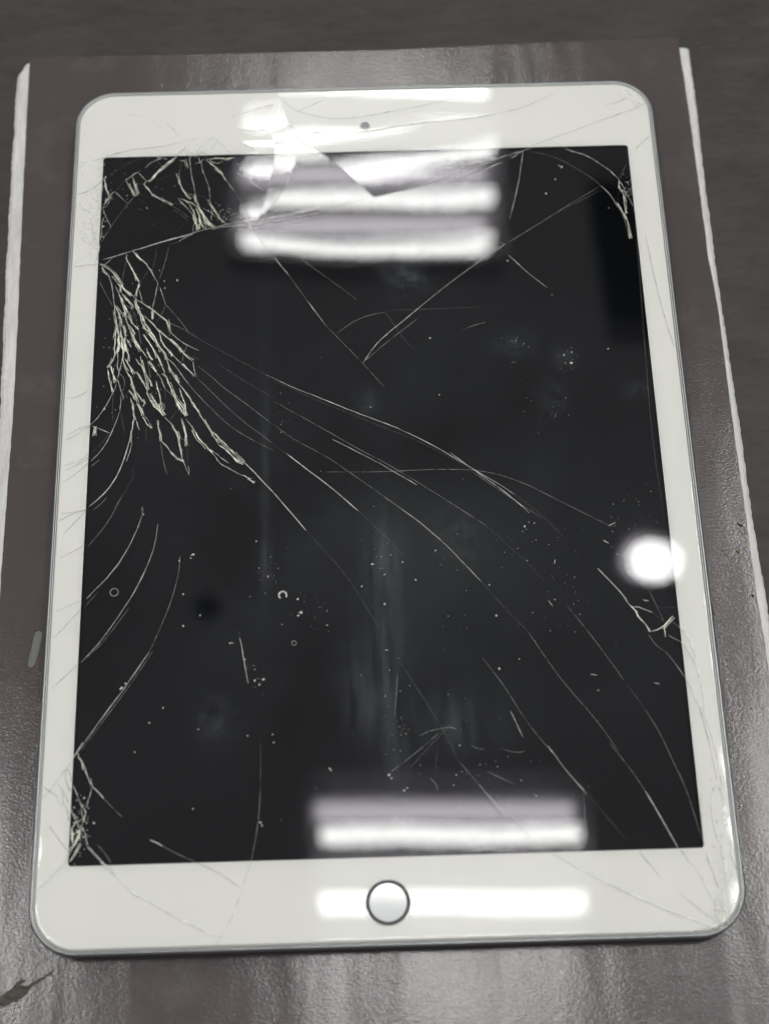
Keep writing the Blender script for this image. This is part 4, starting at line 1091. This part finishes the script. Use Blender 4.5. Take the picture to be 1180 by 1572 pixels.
for f in fo:
    c = (sum(vo[i][0] for i in f) / 3, sum(vo[i][1] for i in f) / 3)
    if inside(c, outer) and math.hypot(c[0] - BUTTON[0], c[1] - BUTTON[1]) > 5.42:
        faces.append((f, c))
by_edge = {}
for k, (f, c) in enumerate(faces):
    for a, b in zip(f, f[1:] + f[:1]):
        by_edge.setdefault((min(a, b), max(a, b)), []).append(k)
region = [-1] * len(faces)
nreg = 0
for k in range(len(faces)):
    if region[k] >= 0:
        continue
    stack = [k]
    region[k] = nreg
    while stack:
        q = stack.pop()
        f = faces[q][0]
        for a, b in zip(f, f[1:] + f[:1]):
            e = (min(a, b), max(a, b))
            if e in cut_edges:
                continue
            for r in by_edge[e]:
                if region[r] < 0:
                    region[r] = nreg
                    stack.append(r)
    nreg += 1
def seg_dist_outline(p, poly):
    best = 1e9
    for i in range(len(poly)):
        ax, ay = poly[i]
        bx, by = poly[(i + 1) % len(poly)]
        dx, dy = bx - ax, by - ay
        l2 = dx * dx + dy * dy
        if l2 < 1e-12:
            continue
        u = max(0, min(1, ((p[0] - ax) * dx + (p[1] - ay) * dy) / l2))
        best = min(best, math.hypot(p[0] - ax - u * dx, p[1] - ay - u * dy))
    return best
def bow(x, y):
    """how far the loosened pane has bowed"""
    h = 0.0
    if x > 58:
        h += 0.0038 * (x - 58) ** 2 / 44 * math.exp(-((y + 28) / 45) ** 2)
    h += 0.010 * math.sin(x * 0.055 + 0.8) * math.sin(y * 0.043) + 0.004 * math.sin(x * 0.16 + y * 0.07)
    h += 0.0000020 * x * x * (y - 66) * math.exp(-((y - 70) / 26) ** 2) * math.exp(-(x / 60) ** 4)
    return h
edge_z = []
for q in vo:
    d = seg_dist_outline(q, outer) if (abs(q[0]) > X - 4 or q[1] < Y0 + 4 or q[1] > Y1 - 4 or (abs(q[0]) > X - 14 and (q[1] < Y0 + 14 or q[1] > Y1 - 14))) else 9
    edge_z.append(-0.34 if d < 0.03 else -0.12 if d < 0.14 else -0.02 if d < 0.3 else 0.0)
groups = {}
for k, r in enumerate(region):
    groups.setdefault(r, []).append(k)
order = sorted(groups, key=lambda r: -len(groups[r]))
front = None
shards = []
for rank, r in enumerate(order):
    ks = groups[r]
    if rank > 0 and len(ks) < 3:
        continue
    cx = sum(faces[k][1][0] for k in ks) / len(ks)
    cy = sum(faces[k][1][1] for k in ks) / len(ks)
    tilt = None
    if rank > 0:
        for tx, ty, du, dv, curv, tw in TILTS:
            # which triangle holds the seed
            for k in ks:
                if inside((tx, ty), [(vo[i][0], vo[i][1]) for i in faces[k][0]]):
                    tilt = (tx, ty, du, dv, curv, tw)
    used, fl = {}, []
    vv = []
    rt = random.Random(100 + rank)
    ph = [rt.uniform(0, 6.28) for _ in range(4)]
    for k in ks:
        ids = []
        for i in faces[k][0]:
            if i not in used:
                used[i] = len(vv)
                x, y = vo[i][0], vo[i][1]
                z = GZ + edge_z[i] + bow(x, y)
                if tilt:
                    tx, ty, du, dv, curv, tw = tilt
                    # leaning the shard so that it mirrors another part of the room
                    z += (dv + tw * (x - tx)) * (y - ty) * 1.0 - du * (x - tx)
                    z += 0.00040 * (y - ty) ** 2 if curv < -1.5 else -0.00045 * (y - ty) ** 2 if curv < 0 else 0.0
                    curv = max(curv, 0.12)
                    z += 0.020 * curv * math.sin((y - ty) * 0.42 + 0.05 * (x - tx) + ph[0]) + 0.010 * curv * math.sin((x - tx) * 0.19 + ph[1])
                    z += 0.02
                vv.append((x, y, z))
            ids.append(used[i])
        a, b, c = (vv[i] for i in ids)
        if (b[0] - a[0]) * (c[1] - a[1]) - (b[1] - a[1]) * (c[0] - a[0]) < 0:
            ids.reverse()
        fl.append(tuple(ids))
    if rank == 0:
        front = link('front_glass', vv, fl, M_GLASS, TAB, True)
    else:
        shards.append(link('glass_shard', vv, fl, M_GLASS, front, True))
print('glass regions', len(order), [len(groups[r]) for r in order])

# ---- crack lines: splintery ridges of broken glass standing in the pane's surface
STYLE = {  # width mm, jag, material, taper
    'b': (0.30, 0.15, 'b'), 'B': (0.42, 0.2, 'b'), 'm': (0.21, 0.12, 'm'), 'M': (0.30, 0.10, 'm'), 'f': (0.115, 0.04, 'f'), 'v': (0.11, 0.03, 'v'),
    'c': (0.25, 0.03, 'c'), 'w': (0.26, 0.06, 'w'), 'W': (0.20, 0.04, 'g'), 'X': (0.55, 0.3, 'x'), 'XX': (1.3, 0.5, 'x')}
def crack_mesh(pts, style, rnd, lvl):
    w0, jag, _ = STYLE[style]
    if style in 'mfvcwW' and len(pts) > 2:      # rounded run of a clean crack
        for _ in range(2):
            q = [pts[0]]
            for a, b in zip(pts, pts[1:]):
                q.append((a[0] * .75 + b[0] * .25, a[1] * .75 + b[1] * .25))
                q.append((a[0] * .25 + b[0] * .75, a[1] * .25 + b[1] * .75))
            q.append(pts[-1])
            pts = q
    step = 1.0 if style in ('b', 'B', 'X', 'XX') else 1.6 if style == 'm' else 2.5
    ch = dense(pts, step)
    n = len(ch)
    verts, faces = [], []
    wob = 0.0
    for i, (x, y) in enumerate(ch):
        a, b = ch[max(0, i - 1)], ch[min(n - 1, i + 1)]
        dx, dy = b[0] - a[0], b[1] - a[1]
        l = math.hypot(dx, dy) or 1
        nx, ny = -dy / l, dx / l
        t = i / max(1, n - 1)
        taper = min(1.0, 0.35 + 4 * min(t, 1 - t))
        w = w0 * taper * rnd.uniform(0.5, 1.3)
        if style in 'fvcwW':
            w = w0 * max(0.3, taper)
        wob = wob * 0.5 + rnd.uniform(-jag, jag) * 0.6
        if 0 < i < n - 1:
            x += nx * wob
            y += ny * wob
        s = rnd.uniform(-.3, .3) * w
        zb = 7.47 + lvl * .6 + bow(x, y)
        verts += [(x + nx * w / 2, y + ny * w / 2, zb), (x + nx * s, y + ny * s, zb + min(0.22, w * rnd.uniform(.3, 1.0))), (x - nx * w / 2, y - ny * w / 2, zb)]
        if i:
            p, q = 3 * (i - 1), 3 * i
            faces += [(p, q, q + 1, p + 1), (p + 1, q + 1, q + 2, p + 2)]
        if style in ('b', 'B') and 1 < i < n - 1 and rnd.random() < 0.42:   # little splinter leaving the crack
            sgn = rnd.choice((-1, 1))
            ln = rnd.uniform(0.5, 1.5)
            ex, ey = dx / l * ln * .8 + nx * sgn * ln * .45, dy / l * ln * .8 + ny * sgn * ln * .45
            k = len(verts)
            verts += [(x, y, zb + .02), (x + nx * sgn * w * .5, y + ny * sgn * w * .5, zb + .12), (x + ex, y + ey, zb + .05)]
            late.append((i, verts[k:k + 3]))
            del verts[k:k + 3]
    for i, tri in late:
        k = len(verts)
        verts += tri
        faces.append((k, k + 1, k + 2))
    late.clear()
    if style in ('b', 'B') and n > 3:           # finer strands running beside the main fracture
        for _ in range(3 if style == 'B' else 2):
            i0 = rnd.randrange(0, n - 2)
            i1 = min(n - 1, i0 + rnd.randrange(2, 12))
            off, off2, prev = rnd.uniform(-.6, .6), rnd.uniform(-.6, .6), None
            for i in range(i0, i1 + 1):
                x, y = ch[i]
                a, b = ch[max(0, i - 1)], ch[min(n - 1, i + 1)]
                dx, dy = b[0] - a[0], b[1] - a[1]
                l = math.hypot(dx, dy) or 1
                nx, ny = -dy / l, dx / l
                e = off + (off2 - off) * (i - i0) / (i1 - i0) + rnd.uniform(-.1, .1)
                w = rnd.uniform(.04, .11)
                k = len(verts)
                zb = 7.49 + lvl * .6 + bow(x, y)
                verts += [(x + nx * (e - w), y + ny * (e - w), zb), (x + nx * e, y + ny * e, zb + .1), (x + nx * (e + w), y + ny * (e + w), zb)]
                if prev is not None:
                    faces += [(prev, k, k + 1, prev + 1), (prev + 1, k + 1, k + 2, prev + 2)]
                prev = k
    return verts, faces
late = []
rc = random.Random(5)
def length(ch):
    return sum(math.hypot(b[0] - a[0], b[1] - a[1]) for a, b in zip(ch, ch[1:]))
seen = {'v': 0.35, 'f': 0.6, 'W': 0.6}
ranked = sorted(range(len(CRACKS)), key=lambda i: -length(CRACKS[i][1]) * STYLE[CRACKS[i][0]][0] * seen.get(CRACKS[i][0], 1))
single = set(ranked[:296])
rest_v, rest_f, rest_m = [], [], []
mats = list(M_CRACK.values())
for i, (style, ch) in enumerate(CRACKS):
    v_, f_ = crack_mesh(ch, style, rc, rc.uniform(0, 0.08))
    m_ = M_CRACK[STYLE[style][2]]
    if i in single:
        link('crack', v_, f_, m_, front)
    else:
        k = len(rest_v)
        rest_v += v_
        rest_f += [tuple(q + k for q in f) for f in f_]
        rest_m += [mats.index(m_)] * len(f_)
o = link('hairline_cracks', rest_v, rest_f, None, front)
for m_ in mats:
    o.data.materials.append(m_)
o.data.polygons.foreach_set('material_index', rest_m)
o['kind'] = 'stuff'

# ---- crushed glass crumbs in the pulverised corners, plus white bits painting glints along the crack fan
def rubble(name, spots, mat, seed):
    rr = random.Random(seed)
    v_, f_ = [], []
    for cx, cy, sx, sy, n, size in spots:
        for _ in range(n):
            x, y = rr.gauss(cx, sx), rr.gauss(cy, sy)
            if not inside((x, y), frame_out):
                continue
            r = size * rr.uniform(.4, 1.3)
            a0 = rr.uniform(0, 6.28)
            k = len(v_)
            z = 7.1 + bow(x, y)
            for j in range(3):
                a = a0 + j * 2.1 + rr.uniform(-.5, .5)
                v_.append((x + r * math.cos(a), y + r * math.sin(a), z))
            v_.append((x + rr.uniform(-.2, .2) * r, y + rr.uniform(-.2, .2) * r, z + min(.3, r * rr.uniform(.3, .7))))
            f_ += [(k, k + 1, k + 3), (k + 1, k + 2, k + 3), (k + 2, k, k + 3)]
    o = link(name, v_, f_, mat, front)
    o['kind'] = 'stuff'
rubble('glass_crumbs_and_glints', [(-80.5, 88, 1.6, 7, 130, .34), (-79.2, 80, .9, 4, 50, .3), (-81, 76, 1.2, 5, 60, .3), (79, 121, 1.6, 1.6, 26, .35), (81.5, -99, .6, 6, 40, .35),
                        (81.5, -113, 1.6, 4, 40, .35), (80, -119.5, 2, 1.2, 26, .35), (-75.5, -96, .9, 3.5, 46, .3), (-76.5, -92, .8, 3, 20, .25), (-37, 119, 6, 3, 26, .3), (-55, 104.5, 6, .8, 60, .3),
                        (77, 88, .7, 3.5, 40, .22), (-42, 84, 2.5, 1.8, 30, .25), (-34, 83, 5, 1, 26, .2), (-70, 46, 3, 7, 60, .16), (-65, 32, 5, 8, 70, .16), (-70, 92, 6, 6, 40, .15)], M_CRACK['x'], 21)

# ---- dried drop marks
def ring_mark(cx, cy, r, w, a0, a1, mat):
    n = 22
    v_, f_ = [], []
    for i in range(n + 1):
        a = math.radians(a0 + (a1 - a0) * i / n)
        ww = w * rc.uniform(.75, 1.2)
        for q in (r - ww / 2, r + ww / 2):
            v_.append((cx + q * math.cos(a), cy + q * math.sin(a), 7.53 + bow(cx, cy)))
        if i:
            f_.append((2 * i - 2, 2 * i - 1, 2 * i + 1, 2 * i))
    link('drop_mark', v_, f_, mat, TAB)
ring_mark(-25.2, -35.4, 1.0, 0.5, -35, 235, M_CRACK['m'])
ring_mark(-69.3, -33.3, 1.05, 0.22, 0, 360, M_CRACK['f'])
ring_mark(-22.3, -48.6, 0.6, 0.14, 0, 360, M_CRACK['f'])

# ------------------------------------------------------------------ dust on the glass
rr = random.Random(9)
v_, f_ = [], []
def speck(x, y, r, stretch=1.0, ang=0.0):
    n = 5
    k = len(v_)
    z = 7.51 + bow(x, y)
    ca, sa = math.cos(ang), math.sin(ang)
    for j in range(n):
        a = j * 6.283 / n + rr.uniform(-.4, .4)
        q = r * rr.uniform(.6, 1.2)
        u, w = q * math.cos(a) * stretch, q * math.sin(a)
        v_.append((x + u * ca - w * sa, y + u * sa + w * ca, z))
    v_.append((x, y, z + min(r, .3) * .8))
    for j in range(n):
        f_.append((k + j, k + (j + 1) % n, k + n))
for x, y, r in SPECKS:
    speck(x, y, r * 0.95, rr.uniform(1, 1.5), rr.uniform(0, 3))
for cx, cy, sx, sy, d in CLUSTERS:
    for _ in range(int(42 * d)):
        x, y = rr.gauss(cx, sx * .6), rr.gauss(cy, sy * .6)
        if abs(x) < 84 and -122 < y < 125:
            speck(x, y, 0.04 + 0.09 * rr.random() ** 3, rr.uniform(1, 1.8), rr.uniform(0, 3))
for ch in SCRATCHES:
    (x0, y0), (x1, y1) = ch
    ang = math.atan2(y1 - y0, x1 - x0)
    l = math.hypot(x1 - x0, y1 - y0)
    speck((x0 + x1) / 2, (y0 + y1) / 2, 0.11, l / .22, ang)
o = link('dust', v_, f_, M_DUST)
o['kind'] = 'stuff'
o['label'] = 'white dust specks and lint scattered over the dark screen'

# ------------------------------------------------------------------ crumbs on the mat
v_, f_ = [], []
def crumb(x, y, r, st=1.0, ang=0.0):
    k = len(v_)
    for j in range(6):
        a = j * 1.047 + rr.uniform(-.3, .3)
        q = r * rr.uniform(.7, 1.2)
        u, w = q * math.cos(a) * st, q * math.sin(a)
        v_.append((x + u * math.cos(ang) - w * math.sin(ang), y + u * math.sin(ang) + w * math.cos(ang), 0.02))
    v_.append((x, y, 0.02 + r * .7))
    for j in range(6):
        f_.append((k + j, k + (j + 1) % 6, k + 6))
crumb(99.0, -16.4, .35, 2.4, -0.7); crumb(98.4, -16.0, .22, 3, -1.0); crumb(99.7, -36.6, .4, 1.3); crumb(93.2, -23.5, .14, 5, -0.5)
for _ in range(60):
    x, y = rr.uniform(-100, 100), rr.uniform(-150, 145)
    crumb(x, y, 0.08 + .12 * rr.random() ** 3, rr.uniform(1, 2), rr.uniform(0, 3))
o = link('crumbs', v_, f_, M_CRUMB)
o['kind'] = 'stuff'
o['label'] = 'dark crumbs and lint lying on the brown mat'
bm = bmesh.new()
vv = [bm.verts.new(q) for q in ((87.0, -37.0, 0.1), (88.6, -38.6, 0.1), (89.0, -41.6, .1), (87.6, -42.6, .1), (86.9, -41.0, .1), (87.1, -37.6, 1.2), (88.2, -39.2, 1.1), (88.3, -41.2, .9), (87.2, -41.8, 1.0))]
for f in ((0, 1, 6, 5), (1, 2, 7, 6), (2, 3, 8, 7), (3, 4, 8), (4, 0, 5, 8), (5, 6, 7, 8)):
    bm.faces.new([vv[i] for i in f])
o = link_bm('flake', bm, M_CHIP)
o['label'] = 'small brown flake on the mat touching the right side of the tablet'
o['category'] = 'flake'
bm = bmesh.new()
bmesh.ops.create_uvsphere(bm, u_segments=10, v_segments=6, radius=.55)
for q in bm.verts:
    q.co.z = max(q.co.z * .5, -.05) + .07
    q.co.x += 97.3
    q.co.y -= 23.9
o = link_bm('crumb', bm, M_CHIP, smooth=True)
o['label'] = 'round brown crumb on the mat between the tablet and the right white edge'
o['category'] = 'crumb'
